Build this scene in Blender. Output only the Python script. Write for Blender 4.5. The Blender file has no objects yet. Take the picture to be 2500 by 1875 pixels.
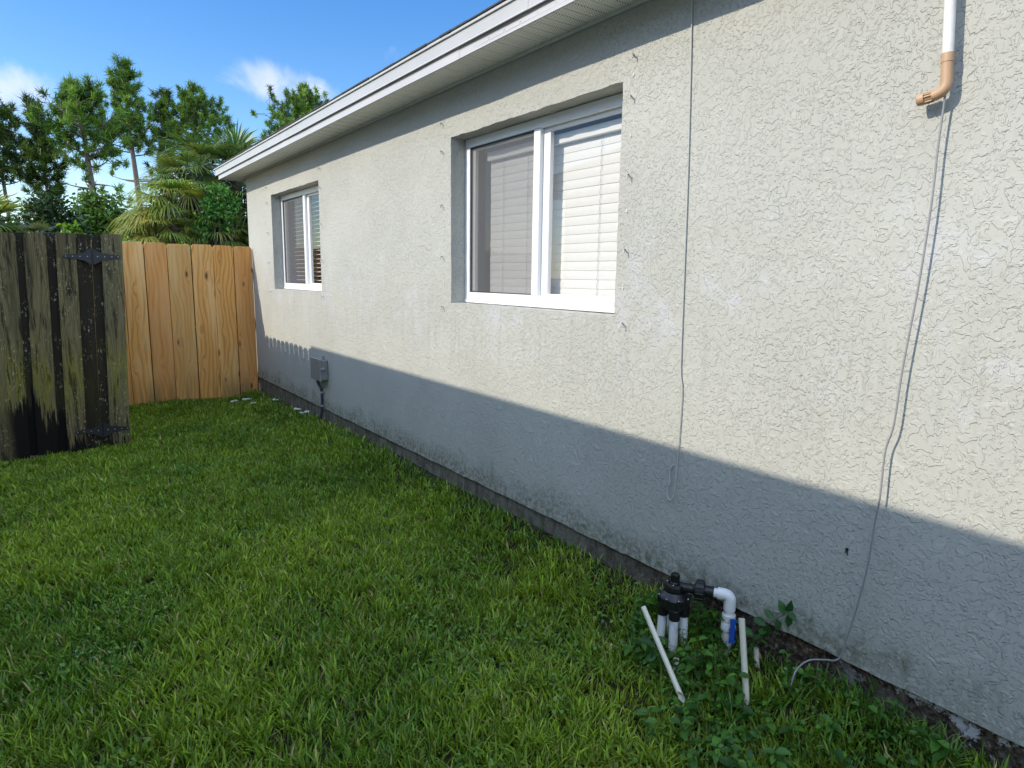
import bpy, bmesh, math, random
import numpy as np
from mathutils import Vector, Matrix, noise
from mathutils.geometry import tessellate_polygon
random.seed(7); RNG = np.random.default_rng(11)
S = bpy.context.scene
COL = S.collection
# ------------------------------------------------------------------ camera
cam_d = bpy.data.cameras.new('camera'); cam = bpy.data.objects.new('camera', cam_d); COL.objects.link(cam)
S.camera = cam
cam_d.sensor_width = 36; cam_d.lens = 23.04; cam_d.clip_end = 2000; cam_d.clip_start = 0.02
cam.matrix_world = Matrix(((0.81453482, 0.08166118, -0.5743383, 0), (-0.5799357, 0.13921467, -0.80267917, 0),
                           (0.01440859, 0.98688942, 0.16075343, 1.5), (0, 0, 0, 1)))
# ------------------------------------------------------------------ sun, sky, exposure
SUNV = Vector((-1, .245, .66)).normalized()
EL = math.asin(SUNV.z); AZ = math.atan2(SUNV.x, SUNV.y)
sd = bpy.data.lights.new('sun', 'SUN'); sun = bpy.data.objects.new('sun', sd); COL.objects.link(sun)
sd.energy = 2.05; sd.angle = math.radians(.5); sd.color = (1, .91, .76)
sun.rotation_euler = SUNV.to_track_quat('Z', 'Y').to_euler(); sun.location = (-20, 4, 12)
S.view_settings.view_transform = 'Standard'; S.view_settings.look = 'None'
S.view_settings.exposure = 1.08; S.view_settings.gamma = 1
W_ = bpy.data.worlds.new('World'); S.world = W_; W_.use_nodes = True

class NT:
    """small node helper"""
    def __init__(s, nt): s.nt = nt; s.nt.nodes.clear()
    def n(s, t, props=None, **inp):
        nd = s.nt.nodes.new(t)
        for k, v in (props or {}).items(): setattr(nd, k, v)
        for k, v in inp.items():
            key = int(k[1:]) if k[0] == 'i' and k[1:].isdigit() else k.replace('_', ' ')
            s.set(nd, key, v)
        return nd
    def set(s, nd, key, v):
        sock = nd.inputs[key]
        if isinstance(v, bpy.types.Node): v = v.outputs[0]
        if isinstance(v, bpy.types.NodeSocket): s.nt.links.new(v, sock)
        else:
            if sock.type == 'RGBA' and hasattr(v, '__len__') and len(v) == 3: v = (*v, 1)
            sock.default_value = v
    def math(s, op, a, b=0, c=None, clamp=False):
        nd = s.n('ShaderNodeMath', {'operation': op, 'use_clamp': clamp}, i0=a, i1=b)
        if c is not None: s.set(nd, 2, c)
        return nd.outputs[0]
    def vm(s, op, a, b=(0, 0, 0)):
        nd = s.n('ShaderNodeVectorMath', {'operation': op}, i0=a, i1=b)
        return nd.outputs[1] if op in ('LENGTH', 'DISTANCE', 'DOT_PRODUCT') else nd.outputs[0]
    def ramp(s, v, a, b, lo=0., hi=1.):
        return s.n('ShaderNodeMapRange', {'interpolation_type': 'SMOOTHSTEP'}, i0=v, i1=a, i2=b, i3=lo, i4=hi).outputs[0]
    def noise(s, vec, scale, detail=2, rough=.5, dist=0.):
        return s.n('ShaderNodeTexNoise', None, Vector=vec, Scale=scale, Detail=detail, Roughness=rough, Distortion=dist).outputs[0]
    def mix(s, f, a, b, mode='MIX'):
        nd = s.n('ShaderNodeMix', {'data_type': 'RGBA', 'blend_type': mode}); nd.clamp_factor = True
        s.set(nd, 0, f); s.set(nd, 6, a); s.set(nd, 7, b); return nd.outputs[2]
    def sep(s, v):
        return s.n('ShaderNodeSeparateXYZ', None, i0=v).outputs
    def pos(s): return s.n('ShaderNodeNewGeometry').outputs['Position']

w = NT(W_.node_tree)
sky = w.n('ShaderNodeTexSky', {'sky_type': 'NISHITA', 'sun_disc': False, 'sun_elevation': EL, 'sun_rotation': AZ,
                               'air_density': 1.0, 'dust_density': .35, 'ozone_density': 1.6})
skyc = w.n('ShaderNodeHueSaturation', None, Hue=.508, Saturation=1.38, Value=1.0, Color=sky.outputs[0])
bg = w.n('ShaderNodeBackground', None, Color=skyc, Strength=.11)
dirv = w.n('ShaderNodeTexCoord').outputs['Generated']
wn = w.noise(dirv, 9, 6, .62, .5)
msk = None
for c, r, a in [((-.02, .981, .205), (.075, .3, .03), 1.1), ((.262, .929, .250), (.055, .3, .022), .9), ((.322, .913, .243), (.04, .3, .018), .85),
                ((.150, .953, .285), (.09, .3, .022), .28), ((.413, .863, .290), (.03, .3, .02), .75), ((.10, .989, .112), (.16, .3, .03), .7),
                ((-.1, .989, .116), (.12, .3, .035), .6), ((-.7, .5, .25), (.3, .4, .05), .9), ((.6, -.6, .3), (.3, .4, .07), .9)]:
    d = w.vm('LENGTH', w.vm('DIVIDE', w.vm('SUBTRACT', dirv, c), r))
    m = w.math('MULTIPLY', w.ramp(d, 1.9, .2), a)
    msk = m if msk is None else w.math('MAXIMUM', msk, m)
mm = w.math('MULTIPLY', w.ramp(w.math('ADD', w.math('MULTIPLY', msk, .55), w.math('MULTIPLY', wn, 1.5)), 1.0, 1.5), .72)
# cloud patches added in the unseen sky overhead and behind to fill shade
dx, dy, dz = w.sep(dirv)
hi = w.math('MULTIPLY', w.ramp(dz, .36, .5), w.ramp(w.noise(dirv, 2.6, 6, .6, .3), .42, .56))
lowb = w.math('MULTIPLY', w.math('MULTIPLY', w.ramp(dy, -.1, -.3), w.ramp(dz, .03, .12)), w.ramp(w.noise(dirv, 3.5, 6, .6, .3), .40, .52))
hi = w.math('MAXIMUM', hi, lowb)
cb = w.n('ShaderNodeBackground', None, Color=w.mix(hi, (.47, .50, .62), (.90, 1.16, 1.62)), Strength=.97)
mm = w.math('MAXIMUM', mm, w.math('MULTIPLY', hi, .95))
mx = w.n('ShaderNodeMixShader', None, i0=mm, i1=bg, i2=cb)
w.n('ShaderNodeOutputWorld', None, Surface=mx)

# ------------------------------------------------------------------ object helpers
def tag(o, label=None, cat=None, group=None, kind=None):
    if label: o['label'] = label
    if cat: o['category'] = cat
    if group: o['group'] = group
    if kind: o['kind'] = kind
    return o
def empty(name, loc=(0, 0, 0)):
    o = bpy.data.objects.new(name, None); o.location = loc; o.empty_display_size = .1; COL.objects.link(o); return o
class MB:
    """collects geometry in world coordinates; build() links it as ONE mesh object"""
    def __init__(s): s.v = []; s.f = []; s.sm = []
    def add(s, vs, fs, smooth=False):
        b = len(s.v); s.v += [tuple(v) for v in vs]; s.f += [tuple(i + b for i in f) for f in fs]; s.sm += [smooth] * len(fs); return s
    def box(s, x0, x1, y0, y1, z0, z1, bev=0.):
        if bev <= 0:
            vs = [(x, y, z) for x in (x0, x1) for y in (y0, y1) for z in (z0, z1)]
            return s.add(vs, [(0, 1, 3, 2), (4, 6, 7, 5), (0, 4, 5, 1), (2, 3, 7, 6), (0, 2, 6, 4), (1, 5, 7, 3)])
        bm = bmesh.new(); bmesh.ops.create_cube(bm, size=1)
        for v in bm.verts: v.co = Vector(((x0 + x1) / 2 + v.co.x * (x1 - x0), (y0 + y1) / 2 + v.co.y * (y1 - y0), (z0 + z1) / 2 + v.co.z * (z1 - z0)))
        bmesh.ops.bevel(bm, geom=bm.edges[:], offset=bev, segments=2, affect='EDGES', profile=.5)
        bm.verts.index_update()
        s.add([v.co[:] for v in bm.verts], [[v.index for v in f.verts] for f in bm.faces]); bm.free(); return s
    def tube(s, pts, r, n=10, cap=True, smooth=True):
        pts = [Vector(p) for p in pts]; rs = r if hasattr(r, '__len__') else [r] * len(pts)
        ref = None; vs = []
        for i, p in enumerate(pts):
            t = (pts[min(i + 1, len(pts) - 1)] - pts[max(i - 1, 0)]).normalized()
            if ref is None:
                ref = t.orthogonal().normalized()
            ref = (ref - t * ref.dot(t)).normalized(); b = t.cross(ref)
            for k in range(n):
                a = 2 * math.pi * k / n; vs.append(p + (ref * math.cos(a) + b * math.sin(a)) * rs[i])
        fs = [(i * n + k, i * n + (k + 1) % n, (i + 1) * n + (k + 1) % n, (i + 1) * n + k) for i in range(len(pts) - 1) for k in range(n)]
        s.add(vs, fs, smooth)
        if cap:
            s.add(vs[:n][::-1], [tuple(range(n))]); s.add(vs[-n:], [tuple(range(n))])
        return s
    def lathe(s, prof, loc=(0, 0, 0), rot=None, n=24, smooth=True):
        """prof: (radius, height) pairs; sharp corners are doubled by the caller"""
        rot = rot or Matrix.Identity(3); loc = Vector(loc)
        for (r0, h0), (r1, h1) in zip(prof[:-1], prof[1:]):
            if abs(r0 - r1) < 1e-9 and abs(h0 - h1) < 1e-9: continue
            vs = [loc + rot @ Vector((r * math.cos(2 * math.pi * k / n), r * math.sin(2 * math.pi * k / n), h)) for r, h in ((r0, h0), (r1, h1)) for k in range(n)]
            s.add(vs, [(k, (k + 1) % n, n + (k + 1) % n, n + k) for k in range(n)], smooth)
        return s
    def build(s, name, m, parent=None, auto=False):
        me = bpy.data.meshes.new(name); me.from_pydata(s.v, [], s.f)
        if any(s.sm): me.polygons.foreach_set('use_smooth', s.sm)
        me.materials.append(m); me.validate(); me.update()
        o = bpy.data.objects.new(name, me); COL.objects.link(o)
        if parent:
            o.parent = parent
            M = parent_world(parent); o.matrix_parent_inverse = M.inverted()
        return o
def parent_world(p):
    M = p.matrix_basis.copy()
    if p.parent: M = parent_world(p.parent) @ p.matrix_parent_inverse @ M
    return M
def zrot(direction):
    return Vector(direction).normalized().to_track_quat('Z', 'Y').to_matrix()
def smooth_path(pts, n=6):
    pts = [Vector(p) for p in pts]; out = []
    P = [pts[0]] + pts + [pts[-1]]
    for i in range(1, len(P) - 2):
        a, b, c, d = P[i - 1:i + 3]
        for k in range(n):
            t = k / n
            out.append(.5 * ((2 * b) + (c - a) * t + (2 * a - 5 * b + 4 * c - d) * t * t + (3 * b - a - 3 * c + d) * t ** 3))
    out.append(pts[-1]); return out

# ------------------------------------------------------------------ materials
def mat(name):
    m = bpy.data.materials.new(name); m.use_nodes = True; return m, NT(m.node_tree)
def finish(t, col, rough=.6, bump=None, bstr=1., bdist=.002, spec=.5, metal=0.):
    p = t.n('ShaderNodeBsdfPrincipled', None, Roughness=rough, Metallic=metal); t.set(p, 'Base Color', col)
    p.inputs['Specular IOR Level'].default_value = spec
    if bump is not None:
        b = t.n('ShaderNodeBump', None, Strength=bstr, Distance=bdist, Height=bump); t.set(p, 'Normal', b.outputs[0])
    t.n('ShaderNodeOutputMaterial', None, Surface=p); return p
def plain(name, col, rough=.5, var=.08, scale=30, bdist=.0006, spec=.5, dirt=None, metal=0.):
    m, t = mat(name); P = t.pos()
    n1 = t.noise(P, scale, 4, .6); n2 = t.noise(P, scale * .2, 3, .6)
    c = t.mix(t.ramp(n1, .3, .75), tuple(x * (1 - var) for x in col), tuple(min(1, x * (1 + var)) for x in col))
    if dirt: c = t.mix(t.math('MULTIPLY', t.ramp(n2, .5, .72), .6), c, dirt)
    finish(t, c, rough, n1, .5, bdist, spec, metal); return m

def stucco_mat():
    m, t = mat('painted knockdown stucco'); P = t.pos(); x, y, z = t.sep(P)
    wob = t.n('ShaderNodeTexNoise', None, Vector=P, Scale=14, Detail=1).outputs[1]
    v2 = t.n('ShaderNodeVectorMath', {'operation': 'SCALE'}, i0=wob); v2.inputs['Scale'].default_value = .035
    Pw = t.vm('ADD', P, v2.outputs[0])
    area = t.noise(P, 2.2, 2, .5)
    a = t.noise(Pw, 35, 2, .5, .35)
    brk = t.noise(t.vm('ADD', P, (4.1, 2.2, 8.8)), 14, 2, .5)
    b = t.noise(t.vm('ADD', Pw, (7.3, 1.1, 4.2)), 80, 1.5, .5, .4)
    c = t.noise(t.vm('ADD', Pw, (1.3, 9.1, 2.2)), 54, 1.5, .5, .5)
    h = t.math('MULTIPLY', t.ramp(a, .50, .535), t.ramp(brk, .40, .56, .0, 1.))
    h = t.math('ADD', h, t.math('MULTIPLY', t.ramp(b, .57, .64), t.math('MAXIMUM', t.ramp(area, .38, .6, .45, 1.), t.ramp(z, .95, .5))))
    h = t.math('ADD', h, t.math('MULTIPLY', t.ramp(c, .56, .60), t.ramp(brk, .58, .42, .0, .9)))
    h = t.math('MULTIPLY', h, t.ramp(z, .262, .30, .3, 1))
    h = t.math('ADD', h, t.math('MULTIPLY', t.noise(P, 140, 2, .5), .10))
    big = t.noise(P, 1.3, 3, .6); med = t.noise(P, 4.5, 4, .62)
    col = t.mix(t.ramp(big, .35, .65), (.425, .423, .378), (.462, .460, .412))
    # pale chalky patches at mid height
    ch = t.math('MULTIPLY', t.math('MULTIPLY', t.ramp(z, .9, 1.25), t.ramp(z, 1.9, 1.5)), t.ramp(med, .52, .7))
    col = t.mix(t.math('MULTIPLY', ch, .45), col, (.52, .52, .55))
    # drips under the window sills
    st = t.noise(t.vm('MULTIPLY', P, (1, 26, 1.6)), 1, 3, .6)
    dr = t.math('MULTIPLY', t.math('MULTIPLY', t.ramp(z, .7, 1.25), t.ramp(z, 1.34, 1.32)), t.ramp(st, .5, .68))
    col = t.mix(t.math('MULTIPLY', dr, .32), col, (.33, .325, .28))
    # algae and splashed soil along the bottom edge
    edge = t.ramp(t.math('ADD', z, t.math('MULTIPLY', med, -.34)), .26, .07)
    fine = t.noise(P, 38, 4, .7)
    col = t.mix(t.math('MULTIPLY', edge, t.ramp(fine, .3, .68)), col, (.17, .175, .125))
    spl = t.math('MULTIPLY', t.ramp(z, .48, .27), t.ramp(t.noise(t.vm('MULTIPLY', P, (1, 13, 2.5)), 1, 4, .7), .56, .72))
    col = t.mix(t.math('MULTIPLY', spl, .75), col, (.115, .115, .07))
    wh = t.math('MULTIPLY', t.math('MULTIPLY', t.ramp(z, .36, .27), t.ramp(y, 1.0, .75)), t.ramp(fine, .5, .6))
    col = t.mix(t.math('MULTIPLY', wh, .6), col, (.6, .6, .58))
    finish(t, col, .8, h, 1.0, .0019, .15); return m
def plinth_mat():
    m, t = mat('stained concrete footing'); P = t.pos(); x, y, z = t.sep(P)
    st = t.noise(t.vm('MULTIPLY', P, (1, 15, 7)), 1, 6, .72); md = t.noise(P, 6, 6, .72); fn = t.noise(P, 55, 4, .75)
    col = t.mix(t.ramp(st, .35, .62), (.10, .088, .066), (.21, .195, .155))
    col = t.mix(t.math('MULTIPLY', t.ramp(st, .58, .72), t.ramp(md, .45, .6)), col, (.42, .41, .38))
    near = t.ramp(y, 2.6, 1.4)
    rust = t.mix(t.ramp(fn, .42, .6), (.022, .016, .011), (.12, .085, .058))
    col = t.mix(t.math('MULTIPLY', near, t.ramp(md, .40, .5, .5, 1.)), col, rust)
    col = t.mix(t.math('MULTIPLY', t.ramp(md, .52, .57), t.ramp(y, 1.05, .85)), col, (.50, .50, .49))
    col = t.mix(t.math('MULTIPLY', t.ramp(fn, .62, .68), .7), col, (.40, .38, .35))
    finish(t, col, .85, t.math('ADD', fn, md), 1, .012, .2); return m
M_STUC = stucco_mat(); M_PLIN = plinth_mat()
M_VINYL = plain('white window vinyl', (.80, .80, .79), .35, .02, 40, .0002)
M_FASC = plain('white painted metal fascia', (.52, .505, .49), .38, .03, 3, .002)
M_FASC2 = plain('grey white drip metal', (.47, .46, .43), .33, .04, 3, .003)
M_TRIM = plain('white trim', (.52, .52, .50), .45, .04, 30)
M_SHING = plain('dark asphalt shingle', (.05, .048, .045), .9, .3, 60, .004)
M_SLAT = plain('white blind slat', (.74, .73, .69), .5, .02, 30, .0002)
M_DARK = plain('dark opening', (.012, .011, .010), .9, .2, 40)
M_ROOM = plain('dim room paint', (.26, .26, .25), .8, .1, 3)
M_CORD = plain('grey ladder cord', (.45, .45, .43), .7)
M_SEAL = plain('black gasket', (.02, .02, .02), .6)
M_BOX = plain('grey plastic box', (.205, .21, .195), .5, .04, 20, .0004)
M_COND = plain('dark slate conduit', (.035, .038, .050), .5, .1, 20)
M_GALV = plain('galvanised strap', (.42, .42, .42), .4, .08, 60, .0004, metal=.3)
M_CABLE = plain('grey painted cable', (.46, .46, .43), .5, .06, 60)
M_CABLE2 = plain('grey telephone cable', (.27, .265, .27), .5, .06, 60)
M_PVC = plain('white plastic pipe', (.78, .78, .76), .35, .03, 18, .0003, dirt=(.55, .53, .47))
M_PVCC = plain('cream plastic pipe', (.70, .66, .53), .4, .05, 22, .0004, dirt=(.42, .38, .28))
def pvc_glue():
    m, t = mat('white pipe with primer smears'); P = t.pos(); x, y, z = t.sep(P)
    n1 = t.noise(t.vm('MULTIPLY', P, (30, 30, 9)), 1, 4, .65)
    f = t.math('MULTIPLY', t.ramp(n1, .5, .62), t.math('MULTIPLY', t.ramp(z, .12, .17), t.ramp(z, .215, .19)))
    col = t.mix(t.math('MULTIPLY', f, .6), (.76, .76, .75), (.38, .33, .62))
    dn = t.noise(P, 45, 4, .7); col = t.mix(t.math('MULTIPLY', t.ramp(z, .13, .06), t.ramp(dn, .4, .6)), col, (.25, .20, .13))
    finish(t, col, .38, dn, .3, .0004); return m
M_PVCG = pvc_glue()
M_TAN = plain('tan plastic fitting', (.47, .30, .175), .5, .05, 25, .0003)
M_BLACK = plain('black moulded plastic', (.010, .010, .011), .36, .15, 40, .0003)
M_SCREW = plain('steel screw', (.7, .7, .7), .25, .05, 40, metal=.8)
M_BLUE = plain('blue plastic handle', (.012, .085, .42), .38, .05, 30)
M_HINGE = plain('black powder coated iron', (.012, .012, .014), .42, .2, 70, .0006)
M_HOOK = plain('hook painted wall colour', (.44, .44, .40), .5, .05, 40)
M_FLAKE = plain('white paint fleck', (.75, .75, .72), .6, .05, 40)
M_SCRAP = plain('white crumbled debris', (.72, .70, .66), .8, .12, 60, .002)
def soffit_mat():
    m, t = mat('perforated white soffit'); P = t.pos()
    f = t.vm('FRACTION', t.vm('MULTIPLY', P, (1 / .016, 1 / .0127, 0)))
    d = t.vm('LENGTH', t.vm('SUBTRACT', f, (.5, .5, 0)))
    x, y, z = t.sep(P)
    band = t.math('FRACT', t.math('MULTIPLY', t.math('SUBTRACT', y, .02), 1 / .1275))
    inb = t.math('MULTIPLY', t.ramp(band, .12, .13), t.ramp(band, .91, .9))
    hole = t.math('MULTIPLY', t.ramp(d, .25, .18), inb)
    col = t.mix(hole, (.86, .86, .79), (.18, .16, .14))
    finish(t, col, .5, t.noise(P, 8, 2), .3, .002); return m
M_SOFF = soffit_mat()
def glass_mat(name, tint=1., extra=0.):
    m, t = mat(name)
    tr = t.n('ShaderNodeBsdfTransparent', None, Color=(tint, tint, tint))
    g = t.n('ShaderNodeBsdfGlossy', None, Roughness=.01, Color=(1, 1, 1))
    ge = t.n('ShaderNodeNewGeometry'); dt = t.math('ABSOLUTE', t.vm('DOT_PRODUCT', ge.outputs['Normal'], ge.outputs['Incoming']))
    fr = t.math('ADD', t.math('MULTIPLY', t.math('POWER', t.math('SUBTRACT', 1., dt), 5.), .88), .035 + extra)
    mx = t.n('ShaderNodeMixShader', None, i0=fr, i1=tr, i2=g)
    t.n('ShaderNodeOutputMaterial', None, Surface=mx); return m
M_GLASS = glass_mat('window glass', .93, .02)
def screen_mat():
    m, t = mat('insect screen mesh'); P = t.pos(); x, y, z = t.sep(P)
    tr = t.n('ShaderNodeBsdfTransparent', None, Color=(1, 1, 1))
    df = t.n('ShaderNodeBsdfDiffuse', None, Color=(.20, .20, .205))
    sp = t.ramp(t.noise(P, 90, 1, .5), .70, .73)
    fac = t.math('MAXIMUM', t.math('ADD', .36, t.math('MULTIPLY', t.noise(t.vm('MULTIPLY', P, (1, 6, 120)), 1, 2), .12)), t.math('MULTIPLY', sp, .0))
    mx = t.n('ShaderNodeMixShader', None, i0=fac, i1=tr, i2=df)
    t.n('ShaderNodeOutputMaterial', None, Surface=mx); return m
M_SCREEN = screen_mat()
def wood_mat(new=True, rot=0.):
    m, t = mat('fresh pine fence board' if new else 'old mossy fence board'); P0 = t.pos()
    rnd = t.n('ShaderNodeObjectInfo').outputs['Random']
    off = t.n('ShaderNodeCombineXYZ', None, i0=t.math('MULTIPLY', rnd, 37.), i1=0., i2=t.math('MULTIPLY', rnd, 91.)).outputs[0]
    P = t.vm('ADD', P0, off); x, y, z = t.sep(P0)
    wob = t.n('ShaderNodeTexNoise', None, Vector=t.vm('MULTIPLY', P, (5, 5, 1.6)), Scale=1, Detail=1).outputs[0]
    kv = t.n('ShaderNodeTexVoronoi', None, Vector=t.vm('MULTIPLY', P, (8.5, .3, 3.1)), Scale=1, Randomness=1.)
    kd = kv.outputs['Distance']
    pull = t.ramp(kd, .45, .05)
    gx = t.math('ADD', t.math('MULTIPLY', t.sep(P)[0], 34), t.math('ADD', t.math('MULTIPLY', wob, 5), t.math('MULTIPLY', pull, 1.6)))
    ring = t.math('ADD', t.math('MULTIPLY', t.math('SINE', t.math('MULTIPLY', gx, 4.2)), .5), .5)
    fib = t.noise(t.vm('MULTIPLY', P, (160, 40, 3)), 1, 3, .6)
    broad = t.noise(t.vm('MULTIPLY', P, (9, 2, .9)), 1, 3, .6)
    if new:
        col = t.mix(t.math('MULTIPLY', t.ramp(ring, .45, 1), .55), (.72, .36, .095), (.38, .155, .04))
        col = t.mix(t.math('MULTIPLY', t.ramp(broad, .42, .66), .55), col, (.84, .55, .24))
        col = t.mix(t.math('MULTIPLY', t.ramp(rnd, .2, .9), .5), col, (.58, .24, .07))
        col = t.mix(t.math('MULTIPLY', t.ramp(t.math('FRACT', t.math('MULTIPLY', rnd, 7.3)), .6, .8), .35), col, (.42, .32, .12))
        col = t.mix(t.math('MULTIPLY', t.ramp(fib, .45, .8), .35), col, (.22, .11, .045))
        ks = t.n('ShaderNodeSeparateColor', None, i0=kv.outputs['Color']).outputs
        kr = t.math('ADD', t.math('MULTIPLY', ks[0], .12), .0); knot = t.ramp(t.math('SUBTRACT', kd, kr), .02, -.02)
        col = t.mix(t.math('MULTIPLY', t.ramp(t.math('SUBTRACT', kd, kr), .10, .0), .55), col, (.26, .115, .04))
        col = t.mix(t.math('MULTIPLY', knot, .85), col, (.10, .042, .016))
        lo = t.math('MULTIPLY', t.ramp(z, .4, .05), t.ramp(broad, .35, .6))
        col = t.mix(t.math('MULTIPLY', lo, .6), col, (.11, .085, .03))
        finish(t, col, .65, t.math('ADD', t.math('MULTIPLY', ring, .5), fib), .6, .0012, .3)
    else:
        fn = t.noise(P, 70, 4, .75); md = t.noise(t.vm('MULTIPLY', P, (22, 10, 2.2)), 1, 5, .72)
        col = t.mix(t.ramp(broad, .35, .65), (.105, .082, .032), (.20, .155, .066))
        col = t.mix(t.math('MULTIPLY', t.ramp(rnd, .2, 1.), .5), col, (.17, .155, .085))
        col = t.mix(t.math('MULTIPLY', t.ramp(ring, .5, 1), .3), col, (.035, .028, .016))
        col = t.mix(t.math('MULTIPLY', t.ramp(fib, .42, .72), .75), col, (.035, .027, .014))
        gr = t.math('MULTIPLY', t.ramp(md, .43, .6), t.math('MULTIPLY', t.ramp(z, .25, .55), t.ramp(z, 1.1, .65)))
        col = t.mix(t.math('MULTIPLY', gr, .8), col, (.27, .25, .03))
        # black mould climbing from the ground in ragged tongues, higher on the left boards
        hh = t.math('ADD', t.ramp(x, .10, .06, .02, .40), t.math('MULTIPLY', t.math('SUBTRACT', t.noise(t.vm('MULTIPLY', P, (70, 9, 2.5)), 1, 3, .7), .5), .5))
        tong = t.noise(t.vm('MULTIPLY', P0, (17, 3, .9)), 1, 4, .62)
        bl = t.ramp(t.math('SUBTRACT', t.math('ADD', hh, t.math('MULTIPLY', t.math('SUBTRACT', tong, .5), 1.1)), z), -.02, .03)
        bl = t.math('MULTIPLY', bl, t.ramp(x, -.33, -.24, .2, 1))
        dk = t.math('MULTIPLY', t.ramp(md, .50 - rot * .6, .62 - rot * .4), .85 + .1 * rot)
        col = t.mix(dk, col, (.014, .011, .008))
        col = t.mix(t.math('MULTIPLY', bl, .97), col, (.004, .0035, .003))
        li = t.ramp(t.noise(t.vm('MULTIPLY', P, (75, 60, 34)), 1, 4, .7), .585, .63)
        li = t.math('MULTIPLY', li, t.ramp(t.noise(P, 6, 2), .46, .6))
        col = t.mix(t.math('MULTIPLY', li, t.math('SUBTRACT', .8, t.math('MULTIPLY', bl, .8))), col, (.36, .36, .22))
        finish(t, col, .85, t.math('ADD', fib, fn), 1, .002, .2)
    return m
M_WNEW = wood_mat(True); M_WOLD = wood_mat(False); M_WROT_SHADE = wood_mat(False, .5)  # last one: mouldy back boards, also painted shade behind the new picket gaps
def leaf_mat(name, rough=.5, trans=.3, spec=.4):
    m, t = mat(name)
    at = t.n('ShaderNodeAttribute', {'attribute_name': 'Col'}).outputs[0]
    p = t.n('ShaderNodeBsdfPrincipled', None, Roughness=rough); t.set(p, 'Base Color', at); p.inputs['Specular IOR Level'].default_value = spec
    tl = t.n('ShaderNodeBsdfTranslucent', None); t.set(tl, 'Color', t.mix(1., at, (1.25, 1.15, .5), 'MULTIPLY'))
    mx = t.n('ShaderNodeMixShader', None, i0=trans, i1=p, i2=tl)
    t.n('ShaderNodeOutputMaterial', None, Surface=mx); return m
M_GRASS = leaf_mat('grass blade', .45, .35, .35); M_LEAF = leaf_mat('broad leaf', .42, .3, .4)
M_NEED = leaf_mat('pine needle', .5, .3, .3); M_PALM = leaf_mat('palm leaf', .4, .35, .5)
M_BARK = plain('pine bark', (.16, .12, .095), .9, .35, 25, .01)
M_STEM = plain('green stem', (.07, .11, .025), .6, .2, 40)
def soil_mat():
    m, t = mat('soil and thatch'); P = t.pos()
    a = t.noise(P, 30, 5, .7); b = t.noise(P, 3, 3)
    col = t.mix(t.ramp(a, .35, .65), (.014, .011, .006), (.055, .045, .025))
    col = t.mix(t.math('MULTIPLY', t.ramp(b, .45, .6), .5), col, (.03, .045, .012))
    finish(t, col, .95, a, 1, .012, .1); return m
M_SOIL = soil_mat()

# ------------------------------------------------------------------ ground
def sm(t): t = np.clip(t, 0, 1); return t * t * (3 - 2 * t)
def gz(x, y):
    x = np.asarray(x, float); y = np.asarray(y, float)
    return (.145 - .07 * sm((y - 5.) / 3.)) * sm((x - 1.72) / .36) * sm((9.5 - y) / 1.) - .06 * np.exp(-(((x - 2.02) / .22) ** 2 + ((y - 1.34) / .26) ** 2)) + .012 * np.sin(x * 3.1 + y * 1.7) * np.sin(y * 2.3 - x) - .004
def grid_ground():
    xs = np.concatenate([[-900, -200, -60, -20, -8, -3], np.linspace(-1.5, 2.6, 60), [4, 10, 20, 60, 200, 900]])
    ys = np.concatenate([[-900, -200, -60, -20, -8, -3], np.linspace(-1, 9, 110), [12, 20, 60, 200, 900]])
    X, Y = np.meshgrid(xs, ys, indexing='ij'); Z = gz(X, Y)
    nx, ny = X.shape
    mb = MB(); mb.v = list(map(tuple, np.stack([X, Y, Z], -1).reshape(-1, 3)))
    mb.f = [(i * ny + j, (i + 1) * ny + j, (i + 1) * ny + j + 1, i * ny + j + 1) for i in range(nx - 1) for j in range(ny - 1)]
    mb.sm = [True] * len(mb.f)
    tag(mb.build('ground', M_SOIL), kind='structure')
grid_ground()

# ------------------------------------------------------------------ house
X0 = 2.10; YE = 8.44; YN = -6.0; ZS = 2.625; ZB = .245
house = tag(empty('house', (X0, 4, 0)), 'single storey house with light grey knockdown stucco wall and white eaves', 'house')
W2 = (2.150, 3.607, 1.334, 2.330); W1 = (5.950, 7.440, 1.334, 2.333)
def jloop(y0, y1, z0, z1, seed, n=36, amp=.0028):
    pts = []
    cs = [(y0, z0), (y1, z0), (y1, z1), (y0, z1)]
    for i in range(4):
        a, b = cs[i], cs[(i + 1) % 4]
        for k in range(n):
            tt = k / n; yy = a[0] + (b[0] - a[0]) * tt; zz = a[1] + (b[1] - a[1]) * tt
            j1 = noise.noise(Vector((yy * 14, zz * 14, seed))) * amp * 2 + noise.noise(Vector((yy * 55, zz * 55, seed + 3))) * amp
            if i % 2 == 0: zz += j1
            else: yy += j1
            pts.append((yy, zz))
    return pts
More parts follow.
